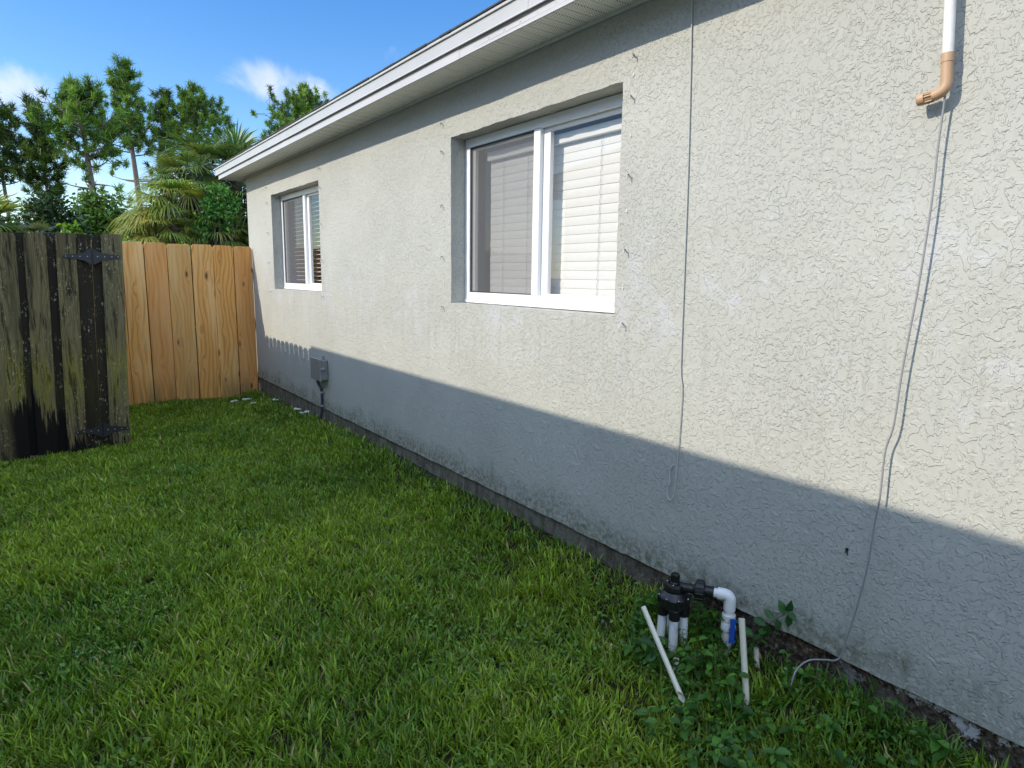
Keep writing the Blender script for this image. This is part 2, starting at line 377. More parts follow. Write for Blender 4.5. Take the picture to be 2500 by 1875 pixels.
def wall_mesh():
    mb = MB()
    outer = []
    N = 420
    for k in range(N):
        yy = YN + (YE - YN) * k / N
        outer.append((yy, ZB + noise.noise(Vector((yy * 5, 0, 3))) * .006 + noise.noise(Vector((yy * 30, 0, 9))) * .005))
    outer += [(YE, ZB)]
    outer += [(YE + noise.noise(Vector((0, z * 20, 5))) * .002, z) for z in np.linspace(.4, ZS - .05, 40)]
    outer += [(YE, ZS + .03), (YN, ZS + .03)]
    h2 = jloop(*W2, 1.); h1 = jloop(*W1, 6.)
    hc = (1.020, .620)
    hole = [(hc[0] + dx, hc[1] + dz) for dx, dz in [(-.0075, -.012), (0.001, -.0145), (.008, -.009), (.007, 0), (.0078, .010), (.002, .015), (-.006, .012), (-.0052, 0)]]
    polys = [outer, h2, h1, hole]
    allp = [p for q in polys for p in q]
    tris = tessellate_polygon([[Vector((a, b, 0)) for a, b in q] for q in polys])
    fs = []
    for tr in tris:
        a, b, c = [allp[i] for i in tr]
        cr = (b[0] - a[0]) * (c[1] - a[1]) - (b[1] - a[1]) * (c[0] - a[0])
        fs.append(tuple(tr) if cr < 0 else tuple(tr[::-1]))   # normal towards -x
    mb.add([(X0, a, b) for a, b in allp], fs)
    for q, dep, rect in ((h2, .14, W2), (h1, .14, W1), (hole, .09, None)):   # reveals
        n = len(q); vs = [(X0, a, b) for a, b in q]
        if rect:
            inner = [(X0 + dep, min(max(a, rect[0] + .002), rect[1] - .002), min(max(b, rect[2] + .002), rect[3] - .002)) for a, b in q]
        else: inner = [(X0 + dep, a, b) for a, b in q]
        mb.add(vs + inner, [(k, (k + 1) % n, n + (k + 1) % n, n + k) for k in range(n)])
    # underside lip of the stucco coat
    vs = [(X0, a, b) for a, b in outer[:N + 1]] + [(X0 + .03, a, b) for a, b in outer[:N + 1]]
    mb.add(vs, [(k, k + N + 1, k + N + 2, k + 1) for k in range(N)])
    # far gable end wall, near end wall and back wall
    mb.add([(X0, YE, ZB), (10.1, YE, ZB), (10.1, YE, ZS + .03), (6.1, YE, 4.25), (X0, YE, ZS + .03)], [(0, 4, 3, 2, 1)])
    mb.add([(X0, YN, -.3), (10.1, YN, -.3), (10.1, YN, ZS + .03), (6.1, YN, 4.25), (X0, YN, ZS + .03)], [(0, 1, 2, 3, 4)])
    mb.add([(10.1, YN, -.3), (10.1, YE, -.3), (10.1, YE, ZS + .03), (10.1, YN, ZS + .03)], [(0, 1, 2, 3)])
    return mb.build('wall', M_STUC, house)
wall_mesh()
mb = MB(); n = 220
vs = []
for k in range(n + 1):
    yy = YN + (YE - .01 - YN) * k / n
    vs += [(X0 + .014 + noise.noise(Vector((yy * 9, 0, 1))) * .003, yy, -.3), (X0 + .014 + noise.noise(Vector((yy * 9, 2, 1))) * .002, yy, ZB + .03)]
mb.add(vs, [(2 * k, 2 * k + 1, 2 * k + 3, 2 * k + 2) for k in range(n)], True)
mb.add([(X0 + .014, YE - .01, -.3), (10, YE - .01, -.3), (10, YE - .01, ZB + .03), (X0 + .014, YE - .01, ZB + .03)], [(0, 3, 2, 1)])
mb.build('foundation', M_PLIN, house)
MB().box(X0 + .1, X0 + .16, 1.0, 1.04, .58, .66).build('hole_interior', M_DARK, house)

# eaves
XF = 1.856; YL = 8.72; YU = 8.88
sp = .1275; y = math.floor(YN / sp) * sp + .02; prof = []
while y < YL - .03:
    if y > YN: prof += [(y - .006, 0), (y - .004, .012), (y + .004, .012), (y + .006, 0), (y + .058, 0), (y + .060, .003), (y + .067, .003), (y + .069, 0)]
    y += sp
prof = [(YN, 0)] + prof + [(YL, 0)]
vs = [(xx, yy, ZS + dz) for yy, dz in prof for xx in (XF, X0 + .002)]
mb = MB(); mb.add(vs, [(2 * k, 2 * k + 1, 2 * k + 3, 2 * k + 2) for k in range(len(prof) - 1)])
mb.build('soffit', M_SOFF, house)
MB().box(X0 - .016, X0 - .001, YN, YE + .012, ZS - .018, ZS - .001).build('soffit_trim', M_TRIM, house)
mb = MB(); ys = [YN, -3.0, .05, 3.1, 6.15, YL]
for a, b in zip(ys[:-1], ys[1:]):
    n = 12; jx = random.uniform(-.0015, .0015); vs = []
    for k in range(n + 1):
        yy = a + (b + .006 - a) * k / n; wv = noise.noise(Vector((yy * 1.7, 3, 0))) * .003 + jx
        vs += [(XF + .012, yy, 2.611 + wv), (XF + wv, yy, 2.609 + wv), (XF + .001 + wv, yy, 2.668)]
    mb.add(vs, [(3 * k + q, 3 * k + q + 1, 3 * k + q + 4, 3 * k + q + 3) for k in range(n) for q in (0, 1)])
mb.add([(XF, YL, 2.61), (X0 + .3, YL, 2.61), (X0 + .3, YL, 2.74), (XF, YL, 2.668)], [(0, 1, 2, 3)])
mb.build('fascia', M_FASC, house)
def strip(name, prof, joints, m):
    mb = MB()
    for i, (a, b) in enumerate(zip(joints[:-1], joints[1:])):
        n = 14; j = (i % 2) * .0018; P = len(prof); vs = []
        for k in range(n + 1):
            yy = a + (b + .02 - a) * k / n; wv = noise.noise(Vector((yy * 1.3, i * 3.1, 1))) * .0022
            vs += [(px - j + wv, yy, pz + wv * .8) for px, pz in prof]
        mb.add(vs, [(P * k + q, P * k + q + 1, P * k + P + q + 1, P * k + P + q) for k in range(n) for q in range(P - 1)])
        mb.add(vs[:P], [tuple(range(P))]); mb.add(vs[-P:], [tuple(range(P))])
    mb.build(name, m, house)
strip('fascia_cover', [(XF - .002, 2.668), (XF - .014, 2.658), (XF - .0165, 2.661), (XF - .009, 2.671), (XF - .010, 2.739)], [YN, -3.6, -.55, 2.5, 5.55, YU - .06], M_FASC2)
strip('drip_edge', [(XF - .010, 2.737), (XF - .018, 2.731), (XF - .020, 2.734), (XF - .015, 2.738), (XF - .016, 2.747), (XF + .02, 2.748)], [YN, -2.9, .15, 3.2, 6.2, YU], M_TRIM)
# roof
mb = MB(); sl = .41
def rz(x): return 2.7485 + (x - (XF - .02)) * sl
xa, xb = XF - .018, 6.1
for z0 in (0,):
    vs = [(xa, YN - .3, rz(xa)), (xb, YN - .3, rz(xb)), (xb, YU + .01, rz(xb)), (xa, YU + .01, rz(xa)),
          (xa, YN - .3, rz(xa) + .007), (xb, YN - .3, rz(xb) + .03), (xb, YU + .01, rz(xb) + .03), (xa, YU + .01, rz(xa) + .007),
          (10.5, YN - .3, rz(1.73)), (10.5, YU + .01, rz(1.73))]
    mb.add(vs, [(0, 3, 2, 1), (4, 5, 6, 7), (0, 4, 7, 3), (0, 1, 5, 4), (3, 7, 6, 2), (5, 8, 9, 6)])
y = YN
while y < YU:
    wd = random.uniform(.12, .26); t0 = random.uniform(.0, .003)
    mb.box(xa - random.uniform(.003, .007), xa + .03, y, min(y + wd - .004, YU + .008), rz(xa) + .001, rz(xa) + .007 + t0)
    y += wd
mb.build('roof', M_SHING, house)
# windows
def pane(x, y0, y1, z0, z1): return MB().add([(x, y0, z0), (x, y1, z0), (x, y1, z1), (x, y0, z1)], [(0, 3, 2, 1)])
def window(rect, tilt, top_gap, seed, is_open):
    y0, y1, z0, z1 = rect; xf = X0 + .10
    fr = MB()
    f0, f1 = y0 + .004, y1 - .004; b0, b1 = z0 + .004, z1 - .004
    fr.box(xf, xf + .06, f0, f1, b0, b0 + .066, .003); fr.box(xf, xf + .06, f0, f1, b1 - .052, b1, .003)
    fr.box(xf, xf + .06, f1 - .052, f1, b0 + .066, b1 - .052, .002); fr.box(xf, xf + .06, f0, f0 + .052, b0 + .066, b1 - .052, .002)
    fr.box(xf - .006, xf + .001, f0, f1, b0 + .003, b0 + .018, .001)
    w_ = fr.build('window', M_VINYL, house)
    ym = y0 + .733
    MB().box(xf + .002, xf + .05, ym - .028, ym + .028, b0 + .0665, b1 - .0525, .003).build('mullion', M_VINYL, w_)
    # right (fixed) sash, set deeper; left sliding sash with screen
    s = MB(); xs = xf + .026
    s.box(xs, xs + .025, ym - .085, ym - .0285, b0 + .067, b1 - .053, .002)
    s.box(xs, xs + .025, f0 + .053, f0 + .078, b0 + .067, b1 - .053, .002)
    s.box(xs, xs + .025, f0 + .079, ym - .086, b1 - .072, b1 - .053, .002); s.box(xs, xs + .025, f0 + .079, ym - .086, b0 + .067, b0 + .076, .002)
    s.build('fixed_sash', M_VINYL, w_)
    s = MB(); xs2 = xf + .016
    s.box(xs2, xs2 + .022, f1 - .092, f1 - .064, b0 + .074, b1 - .072, .002)
    s.box(xs2, xs2 + .022, ym + .029, ym + .034, b0 + .074, b1 - .072, .001)
    s.box(xs2, xs2 + .022, ym + .029, f1 - .064, b1 - .071, b1 - .058, .001)
    s.build('sliding_sash', plain('sash vinyl', (.6, .6, .58), .45, .05), w_)
    s = MB()
    s.box(xf + .006, xf + .012, f1 - .064, f1 - .053, b0 + .067, b1 - .053); s.box(xf + .006, xf + .012, ym + .0285, f1 - .0645, b1 - .060, b1 - .053); s.box(xf + .006, xf + .012, ym + .0285, f1 - .0645, b0 + .067, b0 + .072)
    s.build('screen_frame', M_SEAL, w_)
    s = MB().add([(xf + .009, ym + .028, b0 + .07), (xf + .009, f1 - .06, b0 + .07), (xf + .009, f1 - .06, b1 - .058), (xf + .009, ym + .028, b1 - .058)], [(0, 3, 2, 1)])
    s.build('insect_screen', M_SCREEN, w_)
    pane(xf + .038, f0 + .077, ym - .084, b0 + .075, b1 - .071).build('fixed_pane', M_GLASS, w_)
    pane(xf + .027, ym + .033, f1 - .09, b0 + .07, b1 - .071).build('sliding_pane', M_GLASS, w_)
    # blinds
    bl = MB(); xbk = xf + .105; pitch = .0465 if not is_open else .0425
    zt = b1 - .058 - top_gap; a0, a1 = y0 + .01, y1 - (.135 if not is_open else .16)
    bl.box(xbk - .03, xbk + .03, a0, a1, zt, zt + .05, .003)
    k = 0; z = zt - .02; rnd = random.Random(seed)
    while z > z0 + .02:
        c, s_ = math.cos(tilt), math.sin(tilt); hw = .0285 if not is_open else .025; ja = rnd.uniform(-.0012, .0012)
        vs = []
        for yy in (a0 + rnd.uniform(0, .003), a1 - rnd.uniform(0, .004)):
            for q in range(5):
                tt = (q - 2) / 2; cv = (1 - tt * tt) * .0025
                vs.append((xbk + tt * hw * c - cv * s_, yy, z + ja + tt * hw * s_ + cv * c))
        fs = [(q, q + 1, 5 + q + 1, 5 + q) for q in range(4)]
        vs2 = [(a + .0014 * s_, b, cc - .0022 * c) for a, b, cc in vs]
        bl.add(vs, fs, True); bl.add(vs2, [f[::-1] for f in fs], True)
        bl.add([vs[0], vs[5], vs2[5], vs2[0]], [(0, 1, 2, 3)]); bl.add([vs[4], vs[9], vs2[9], vs2[4]], [(0, 1, 2, 3)])
        z -= pitch; k += 1
    b_ = bl.build('blind', M_SLAT, w_)
    for yy in ((y0 + .33, y0 + .93, y0 + 1.17) if not is_open else (y0 + .25, y0 + .5, y0 + .95, y0 + 1.2)):
        z = zt; cd = MB()
        while z > z0 + .05:
            xo = xbk - abs(math.sin(tilt)) * .004 - abs(math.cos(tilt)) * .026 - .002
            cd.tube([(xo, yy, z), (xo - .003, yy + (.005 if not is_open else 0), z - pitch * .98)], .0011, 5); z -= pitch
        cd.build('blind_cord', M_CORD, b_)
    rm = MB(); rm.box(X0 + .27, X0 + 2.2, y0 - .3, y1 + .3, .9, 2.5)
    # open the front of the room box and close it round the window
    rm.f = rm.f[1:]; rm.sm = rm.sm[1:]
    xx = X0 + .27; A = [(xx, y0 - .3, .9), (xx, y1 + .3, .9), (xx, y1 + .3, 2.5), (xx, y0 - .3, 2.5), (xx, y0 - .02, z0 - .02), (xx, y1 + .02, z0 - .02), (xx, y1 + .02, z1 + .02), (xx, y0 - .02, z1 + .02)]
    rm.add(A, [(0, 4, 5, 1), (1, 5, 6, 2), (2, 6, 7, 3), (3, 7, 4, 0)])
    rm.add([(xf + .059, a, b) for a, b in ((y0, z0), (y1, z0), (y1, z1), (y0, z1))] + A[4:], [(0, 1, 5, 4), (1, 2, 6, 5), (2, 3, 7, 6), (3, 0, 4, 7)])
    rm.build('room_interior', M_ROOM, w_)
    return w_
w2 = window(W2, math.radians(85), .075, 3, False); w2['label'] = 'nearer window with closed white blinds'
w1 = window(W1, math.radians(8), .0, 5, True); w1['label'] = 'far window with open slatted blinds'
MB().box(X0 + .128, X0 + .134, 7.09, 7.12, 1.48, 1.505).tube([(X0 + .131, 7.105, 1.48), (X0 + .131, 7.105, 1.43)], .006, 8).build('air_freshener', M_BLUE, w1)
# wall hooks beside both windows (painted over) and bare white paint flecks
hk = []
for (ya, yb) in ((3.706, 2.087), (7.572, 5.897)):
    for yy in (ya, yb):
        for zz in (2.425, 2.263, 1.943, 1.625, 1.305):
            y_ = yy + random.uniform(-.004, .004); z_ = zz + random.uniform(-.004, .004)
            m = MB().tube([(X0 + .002, y_ + .012, z_ + .001), (X0 - .018, y_ + .006, z_ + .001), (X0 - .024, y_ - .004, z_ - .001), (X0 - .023, y_ - .006, z_ - .018)], .0032, 8)
            m.build('wall_hook', M_HOOK, house)
for (ya, yb) in ((3.69, 2.095), (7.56, 5.91)):
    for yy in (ya, yb):
        for zz in (2.345, 2.10, 1.79, 1.46):
            y_ = yy + random.uniform(-.006, .006); n = 7
            pts = [(X0 - .0035, y_ + math.cos(a) * random.uniform(.002, .004), zz + math.sin(a) * random.uniform(.005, .010)) for a in [2 * math.pi * k / n for k in range(n)]]
            fl = MB(); fl.add(pts + [(X0 - .005, y_, zz)], [(k, n, (k + 1) % n) for k in range(n)])
            fl.build('paint_fleck', M_FLAKE, house)

# ------------------------------------------------------------------ things on the wall
bx = tag(empty('junction_box', (2.06, 5.96, .63)), 'grey outdoor utility box fixed low on the stucco wall below the far window', 'utility box')
MB().box(2.036, 2.096, 5.845, 6.090, .540, .722, .004).build('body', M_BOX, bx)
MB().box(2.018, 2.0355, 5.838, 6.098, .530, .732, .004).build('lid', M_BOX, bx)
MB().box(2.022, 2.060, 5.826, 5.8375, .640, .652, .002).box(2.045, 2.056, 5.829, 5.8375, .653, .664, .001).build('latch', M_GALV, bx)
MB().box(2.088, 2.096, 5.935, 5.962, .7225, .752, .002).build('mounting_lug', M_BOX, bx)
MB().box(2.030, 2.075, 5.98, 6.05, .519, .5295, .003).build('cable_gland', M_GALV, bx)
cd = tag(empty('conduit', (2.07, 6.05, 0)), 'dark curved conduit running from the grey utility box down into the grass', 'conduit')
MB().tube(smooth_path([(2.052, 6.015, .522), (2.062, 6.005, .475), (2.078, 5.985, .425), (2.080, 5.985, .30), (2.076, 5.995, .20), (2.055, 6.05, .09), (2.02, 6.13, .005), (2.0, 6.17, -.05)], 6), .0125, 12).build('tube', M_COND, cd)
for zz in (.405, .277):
    mb = MB(); mb.tube([(2.079, 5.985, zz - .008), (2.079, 5.985, zz + .008)], .0145, 14); mb.box(2.091, 2.0975, 5.955, 5.985, zz - .007, zz + .007, .001)
    mb.build('strap', M_GALV, cd)
c1 = tag(MB().tube(smooth_path([(2.094, 1.800, 2.604), (2.094, 1.794, 2.543), (2.094, 1.789, 2.438), (2.094, 1.780, 2.232), (2.094, 1.768, 1.912), (2.094, 1.757, 1.45), (2.094, 1.749, 1.143), (2.093, 1.735, 1.054), (2.093, 1.737, .836), (2.092, 1.742, .66),
    (2.090, 1.748, .60), (2.088, 1.762, .583), (2.088, 1.778, .596), (2.089, 1.780, .625), (2.091, 1.771, .662), (2.093, 1.776, .699), (2.094, 1.772, .722), (2.099, 1.760, .736)], 8), .0027, 8).build('cable', M_CABLE),
    'thin grey painted cable running down the wall from the soffit to a small end loop', 'cable')
c2 = tag(MB().tube(smooth_path([(2.062, .863, 2.02), (2.068, .866, 1.98), (2.069, .869, 1.874), (2.068, .869, 1.719), (2.068, .878, 1.502), (2.067, .896, 1.249), (2.066, .903, 1.076), (2.069, .920, .99), (2.068, .921, .838), (2.070, .929, .747), (2.073, .937, .612), (2.078, .962, .438), (2.086, .987, .324), (2.088, .998, .262),
    (2.083, 1.015, .238), (2.08, 1.045, .226), (2.06, 1.093, .205), (2.00, 1.10, .185), (1.975, 1.10, .13), (1.96, 1.10, .05)], 7), .0031, 8).build('cable', M_CABLE2),
    'loose grey cable hanging from the tan pipe elbow down to the weeds', 'cable')
pp = tag(empty('drain_pipe', (2.060, .85, 2.3)), 'white pipe on the wall top right ending in a tan elbow and slotted cap', 'pipe')
MB().tube([(2.060, .899, 2.606), (2.060, .876, 2.2535), (2.060, .866, 2.099)], .0140, 20).build('pipe', M_PVC, pp)
mb = MB()
mb.tube([(2.060, .867, 2.1175), (2.060, .866, 2.094)], .0158, 20)
mb.tube(smooth_path([(2.060, .866, 2.094), (2.060, .8642, 2.065), (2.060, .8625, 2.0385), (2.059, .8665, 2.0245), (2.059, .8775, 2.0165), (2.059, .8925, 2.0125)], 5), .0146, 20)
mb.build('elbow', M_TAN, pp)
mb = MB()
R_ = zrot((0, 1, -.12)); L_ = (2.059, .8925, 2.0125)
mb.lathe([(.0, 0), (.0125, 0), (.0125, .018), (.0, .018)], L_, R_, 20)
for k in range(12):
    a = 2 * math.pi * k / 12
    if k % 4 == 3: continue
    o = Vector(L_) + R_ @ Vector((math.cos(a) * .0142, math.sin(a) * .0142, 0)); e = Vector(L_) + R_ @ Vector((math.cos(a) * .0142, math.sin(a) * .0142, .018))
    mb.tube([o, e], .0022, 6)
mb.build('slotted_collar', M_TAN, pp)
mb = MB(); mb.lathe([(0, .0195), (.0150, .0195), (.0162, .021), (.0162, .034), (.0150, .0385), (0, .0395)], L_, R_, 22)
mb.build('end_cap', M_TAN, pp)

# ------------------------------------------------------------------ sprinkler valve
AX, AY = 1.932, 1.583
vz = .012
va = tag(empty('sprinkler_valve', (AX, AY, .07)), 'black sprinkler distribution valve on four white pipe legs beside the wall', 'valve')
Z = lambda z: z + vz
mb = MB()
mb.lathe([(.040, .285), (.0575, .268), (.0615, .262), (.0615, .256), (.058, .254), (.058, .228), (.050, .220), (0, .220)], (AX, AY, vz), n=32)
for k in range(8):
    a = 2 * math.pi * k / 8 + .2
    mb.lathe([(0, .267), (.0075, .267), (.0075, .240), (0, .236)], (AX + math.cos(a) * .0595, AY + math.sin(a) * .0595, vz), n=12)
mb.build('housing', M_BLACK, va)
mb = MB(); mb.lathe([(.034, .284), (.0375, .288), (.0375, .306), (.035, .313), (.026, .316), (.026, .308), (.019, .308), (.019, .318), (.0165, .321), (.0165, .350), (.0150, .3535), (.011, .3535), (.010, .351), (0, .351)], (AX, AY, vz), n=28)
for k in range(14):
    a = 2 * math.pi * k / 14; mb.tube([(AX + math.cos(a) * .0163, AY + math.sin(a) * .0163, Z(.322)), (AX + math.cos(a) * .0163, AY + math.sin(a) * .0163, Z(.350))], .0012, 5)
mb.build('cap', M_BLACK, va)
d1 = Vector((-math.cos(math.radians(35)), -math.sin(math.radians(35)), 0))
outs = [(-35 + 90 * k) for k in range(4)]
# outlets: towards the left, the front, the right and the back as seen from the lawn
base = math.degrees(math.atan2(-.8, -.574))
for k in range(4):
    a = math.radians(base - 8 + 90 * k); ox, oy = AX + math.cos(a) * .040, AY + math.sin(a) * .040
    MB().lathe([(0, .225), (.0205, .225), (.0220, .222), (.0220, .184), (.0205, .182), (0, .182)], (ox, oy, vz), n=22).build('outlet', M_BLACK, va)
    ex = AX + math.cos(a) * .047; ey = AY + math.sin(a) * .047
    MB().tube([(ox, oy, Z(.190)), (ex, ey, .02)], .0172, 20).build('leg', M_PVCG, va)
for k in range(8):
    a = 2 * math.pi * k / 8 + .2
    MB().lathe([(0, .2695), (.0030, .2690), (.0036, .267), (.0036, .266)], (AX + math.cos(a) * .0595, AY + math.sin(a) * .0595, vz + .0012), n=10).build('screw', M_SCREW, va)
for k in range(4):
    a = 2 * math.pi * k / 4 + .5
    MB().lathe([(0, .3195), (.0028, .319), (.0034, .317), (.0034, .314)], (AX + math.cos(a) * .029, AY + math.sin(a) * .029, vz + .0005), n=10).build('screw', M_SCREW, va)
EX, EY, EZ = 2.046, 1.410, Z(.305)
c0 = Vector((AX, AY, Z(.302))); e0 = Vector((EX, EY, EZ)); dd = (e0 - c0).normalized(); L = (e0 - c0).length
Rm = zrot(dd)
MB().lathe([(.0185, .02), (.0185, L * .34), (.023, L * .36), (.023, L * .40)], c0, Rm, 24).build('inlet_neck', M_BLACK, va)
mb = MB(); mb.lathe([(0, L * .375), (.035, L * .375), (.0385, L * .39), (.0385, L * .535), (.033, L * .55), (0, L * .55)], c0, Rm, 28)
for k in range(10):
    a = 2 * math.pi * k / 10; p0 = c0 + Rm @ Vector((math.cos(a) * .0375, math.sin(a) * .0375, L * .395)); p1 = c0 + Rm @ Vector((math.cos(a) * .0375, math.sin(a) * .0375, L * .53))
    mb.tube([p0, p1], .0042, 6)
mb.build('union_nut', M_BLACK, va)
MB().lathe([(0, L * .545), (.0222, L * .55), (.0222, L * .70), (.0205, L * .71), (0, L * .71)], c0, Rm, 24).build('inlet_tail', M_BLACK, va)
mb = MB(); mb.tube([c0 + dd * L * .70, e0 - dd * .03], .0175, 22)
mb.tube([(EX, EY, EZ - .055), (EX, EY, .165)], .0175, 22)
mb.tube([(EX, EY, .15), (EX, EY, -.02)], .0175, 22)
mb.build('supply_pipe', M_PVC, va)
el = MB(); arc = []
for k in range(9):
    a = math.pi / 2 * k / 8; r = .022
    arc.append(e0 - dd * r + dd * (math.sin(a) * r) + Vector((0, 0, -r + r * math.cos(a))))
el.tube([e0 - dd * .046] + arc + [Vector((EX, EY, EZ - .060))], .0222, 24); el.build('pipe_elbow', M_PVC, va)
bv = MB().lathe([(0, .205), (.0245, .205), (.0255, .202), (.0255, .182), (.0245, .179), (.0235, .176), (.0268, .168), (.0285, .155), (.0268, .142), (.0225, .134), (.0225, .105), (0, .105)], (EX, EY, .035), n=26).build('ball_valve', M_PVC, va)
hd = Vector((-.55, -.83, 0)).normalized(); hp = Vector((EX, EY, .190))
mb = MB(); mb.tube([hp + hd * .024, hp + hd * .043], .0085, 14)
side = hd.cross(Vector((0, 0, 1)))
pts = []
for s1, ln in ((1, .052), (-1, .045)):
    q0 = hp + hd * .040; q1 = q0 + Vector((0, 0, s1 * ln)) + hd * .004
    for a in (-1, 1):
        pass
    vs = []
    for (q, hw, th) in ((q0 - Vector((0, 0, s1 * .006)), .009, .007), (q0 + (q1 - q0) * .5, .0075, .006), (q1, .0115, .005)):
        vs += [q + side * hw - hd * th * .5, q - side * hw - hd * th * .5, q - side * hw + hd * th, q + side * hw + hd * th]
    mb.add(vs, [(0, 1, 2, 3), (0, 4, 5, 1), (1, 5, 6, 2), (2, 6, 7, 3), (3, 7, 4, 0), (4, 8, 9, 5), (5, 9, 10, 6), (6, 10, 11, 7), (7, 11, 8, 4), (8, 11, 10, 9)])
mb.build('valve_handle', M_BLUE, bv)
# loose plastic pipe stakes
def stake(a, b, r, label, m=M_PVCC, broken=False):
    a, b = Vector(a), Vector(b); d = (b - a).normalized(); Rr = zrot(d); Lh = (b - a).length
    mb = MB(); n = 24
    mb.lathe([(r * .93, 0), (r, .001), (r, Lh - .0012), (r * .98, Lh), (r * .80, Lh), (r * .78, Lh - .001), (r * .78, max(0, Lh - .12))], a, Rr, n)
    if broken:   # ragged open split near the buried end
        k = 0
        for i, v in enumerate(mb.v):
            lv = Rr.inverted() @ (Vector(v) - a)
            if lv.z < .02: lv.z += .035 * (math.sin(math.atan2(lv.y, lv.x) * 1 + .8) * .5 + .5) + random.uniform(0, .004); mb.v[i] = tuple(a + Rr @ lv)
    o = mb.build('plastic_pipe', m); return tag(o, label, 'pipe', 'short pipe ends standing in the weeds')
stake((1.713, 1.335, .040), (1.748, 1.575, .285), .0100, 'thin cream pipe leaning left in front of the black sprinkler valve', broken=True)
stake((1.865, 1.180, .000), (1.886, 1.248, .343), .0105, 'tall upright cream pipe standing open topped right of the blue handle', broken=True)
stake((2.040, 1.262, .03), (2.050, 1.288, .158), .0100, 'short cream pipe stub with open top beside the tall upright pipe')
stake((1.835, 1.475, .01), (1.842, 1.482, .088), .0110, 'stubby cream pipe end low in the dirt behind the leaning pipe')

# ------------------------------------------------------------------ new fence panel
def picket(x0, x1, zb, zt, yf, th=.016, ear=.026, lean=0.):
    mb = MB(); jit = lambda: random.uniform(-.0015, .0015)
    pr = [(x0 + jit(), zb), (x1 + jit(), zb + jit() * 3), (x1 + jit(), zt - ear), (x1 - ear * .8, zt), (x0 + ear * .8, zt), (x0 + jit(), zt - ear)]
    pr = [(a + lean * b, b) for a, b in pr]
    n = len(pr); bv = .0018
    cx = sum(p[0] for p in pr) / n; cz = sum(p[1] for p in pr) / n
    ins = [(a - math.copysign(bv, a - cx), b - math.copysign(bv, b - cz)) for a, b in pr]
    vs = [(a, yf, b) for a, b in ins] + [(a, yf + bv, b) for a, b in pr] + [(a, yf + th, b) for a, b in pr]
    fs = [tuple(range(n))] + [(k, n + k, n + (k + 1) % n, (k + 1) % n) for k in range(n)] + [(n + k, 2 * n + k, 2 * n + (k + 1) % n, n + (k + 1) % n) for k in range(n)] + [tuple(range(3 * n - 1, 2 * n - 1, -1))]
    mb.add(vs, fs); return mb
nf = tag(empty('wooden_fence', (1.4, 8.31, 0)), 'new orange pine dog-eared fence panel meeting the house corner', 'fence')
xs = [2.092, 1.880, 1.656, 1.424, 1.178, .952, .742, .520, .300, .080, -.140, -.360]
for i in range(len(xs) - 1):
    xr, xl = xs[i], xs[i + 1] + .008
    picket(xl, xr, -.03, 1.815 + random.uniform(-.004, .004) + (.006 if i > 3 else 0), 8.30 + (i % 2) * .009).build('picket', M_WNEW, nf)
for x in xs[1:-1]: MB().box(x - .022, x + .026, 8.3265, 8.338, 0, 1.765).build('gap_strip', M_WROT_SHADE, nf)  # dark strips added behind the picket gaps, their colour standing in for shade
for zz in (.30, .95, 1.55):
    MB().box(-.45, 2.08, 8.339, 8.36, zz - .045, zz + .045, .003).build('rail', M_WNEW, nf)
MB().box(-.02, .07, 8.361, 8.45, -.3, 1.75, .003).build('post', M_WNEW, nf)
MB().box(2.0, 2.07, 8.361, 8.43, -.3, 1.75, .003).build('post', M_WNEW, nf)

# ------------------------------------------------------------------ old gate
LE = .030
gt = tag(empty('gate', (.0, 6.4, 0)), 'old mossy weathered wooden gate with black bottom mould and iron strap hinges', 'gate')
def gx(x): return x - .05   # positions measured at the top; boards lean
for x0, x1, zb, zt, yf in [(-.52, -.345, .00, 1.79, 6.402), (-.338, -.125, .012, 1.780, 6.398), (-.078, .066, .02, 1.786, 6.400), (.125, .262, .005, 1.797, 6.398)]:
    picket(x0 - LE * 1.68, x1 - LE * 1.68, zb, zt, yf, .018, .022, LE).build('picket', M_WOLD, gt)
for x0, x1 in [(-.16, -.04), (.035, .165), (.225, .364)]:
    picket(x0 - LE * 1.68, x1 - LE * 1.68, .02, 1.79 + random.uniform(-.006, .004), 6.424, .016, .004, LE).build('back_board', M_WROT_SHADE, gt)
for zz in (.28, 1.50):
    MB().box(-.50, .31 + (zz - .9) * .03, 6.442, 6.478, zz - .045, zz + .045, .003).build('rail', M_WOLD, gt)
def hinge(xc, zc, y, slope):
    h = MB(); n = []
    def strap(s):
        pr = [(.004, .062), (.012, .060), (.045, .040), (.060, .030), (.11, .022), (.168, .0135), (.176, .017), (.185, .013), (.200, .0), (.185, -.013), (.176, -.017), (.168, -.0135), (.11, -.022), (.060, -.032), (.045, -.045), (.012, -.062), (.004, -.062)]
        v = []
        for yy in (y, y + .0035):
            for a, b in pr: v.append((xc + s * a, yy, zc + b + s * a * slope))
        m = len(pr); h.add(v, [tuple(range(m)), tuple(range(2 * m - 1, m - 1, -1))] + [(k, m + k, m + (k + 1) % m, (k + 1) % m) for k in range(m)])
    strap(1); strap(-1); h.tube([(xc - LE * .06, y, zc - .064), (xc + LE * .06, y, zc + .064)], .0055, 10)
    o = h.build('hinge', M_HINGE, gt)
    for s in (-1, 1):
        for a in (.035, .085, .135, .180):
            MB().lathe([(0, .0022), (.0036, .0015), (.0042, 0)], (xc + s * a, y - .0002, zc + s * a * slope), zrot((0, -1, 0)), 8).build('screw', M_GALV, o)
hinge(.366, 1.617, 6.392, .01); hinge(.335, .176, 6.392, -.02)
fp = tag(empty('wooden_fence', (.5, 6.4, 0)), 'old green grey fence board and post that the mossy gate hangs from', 'fence')
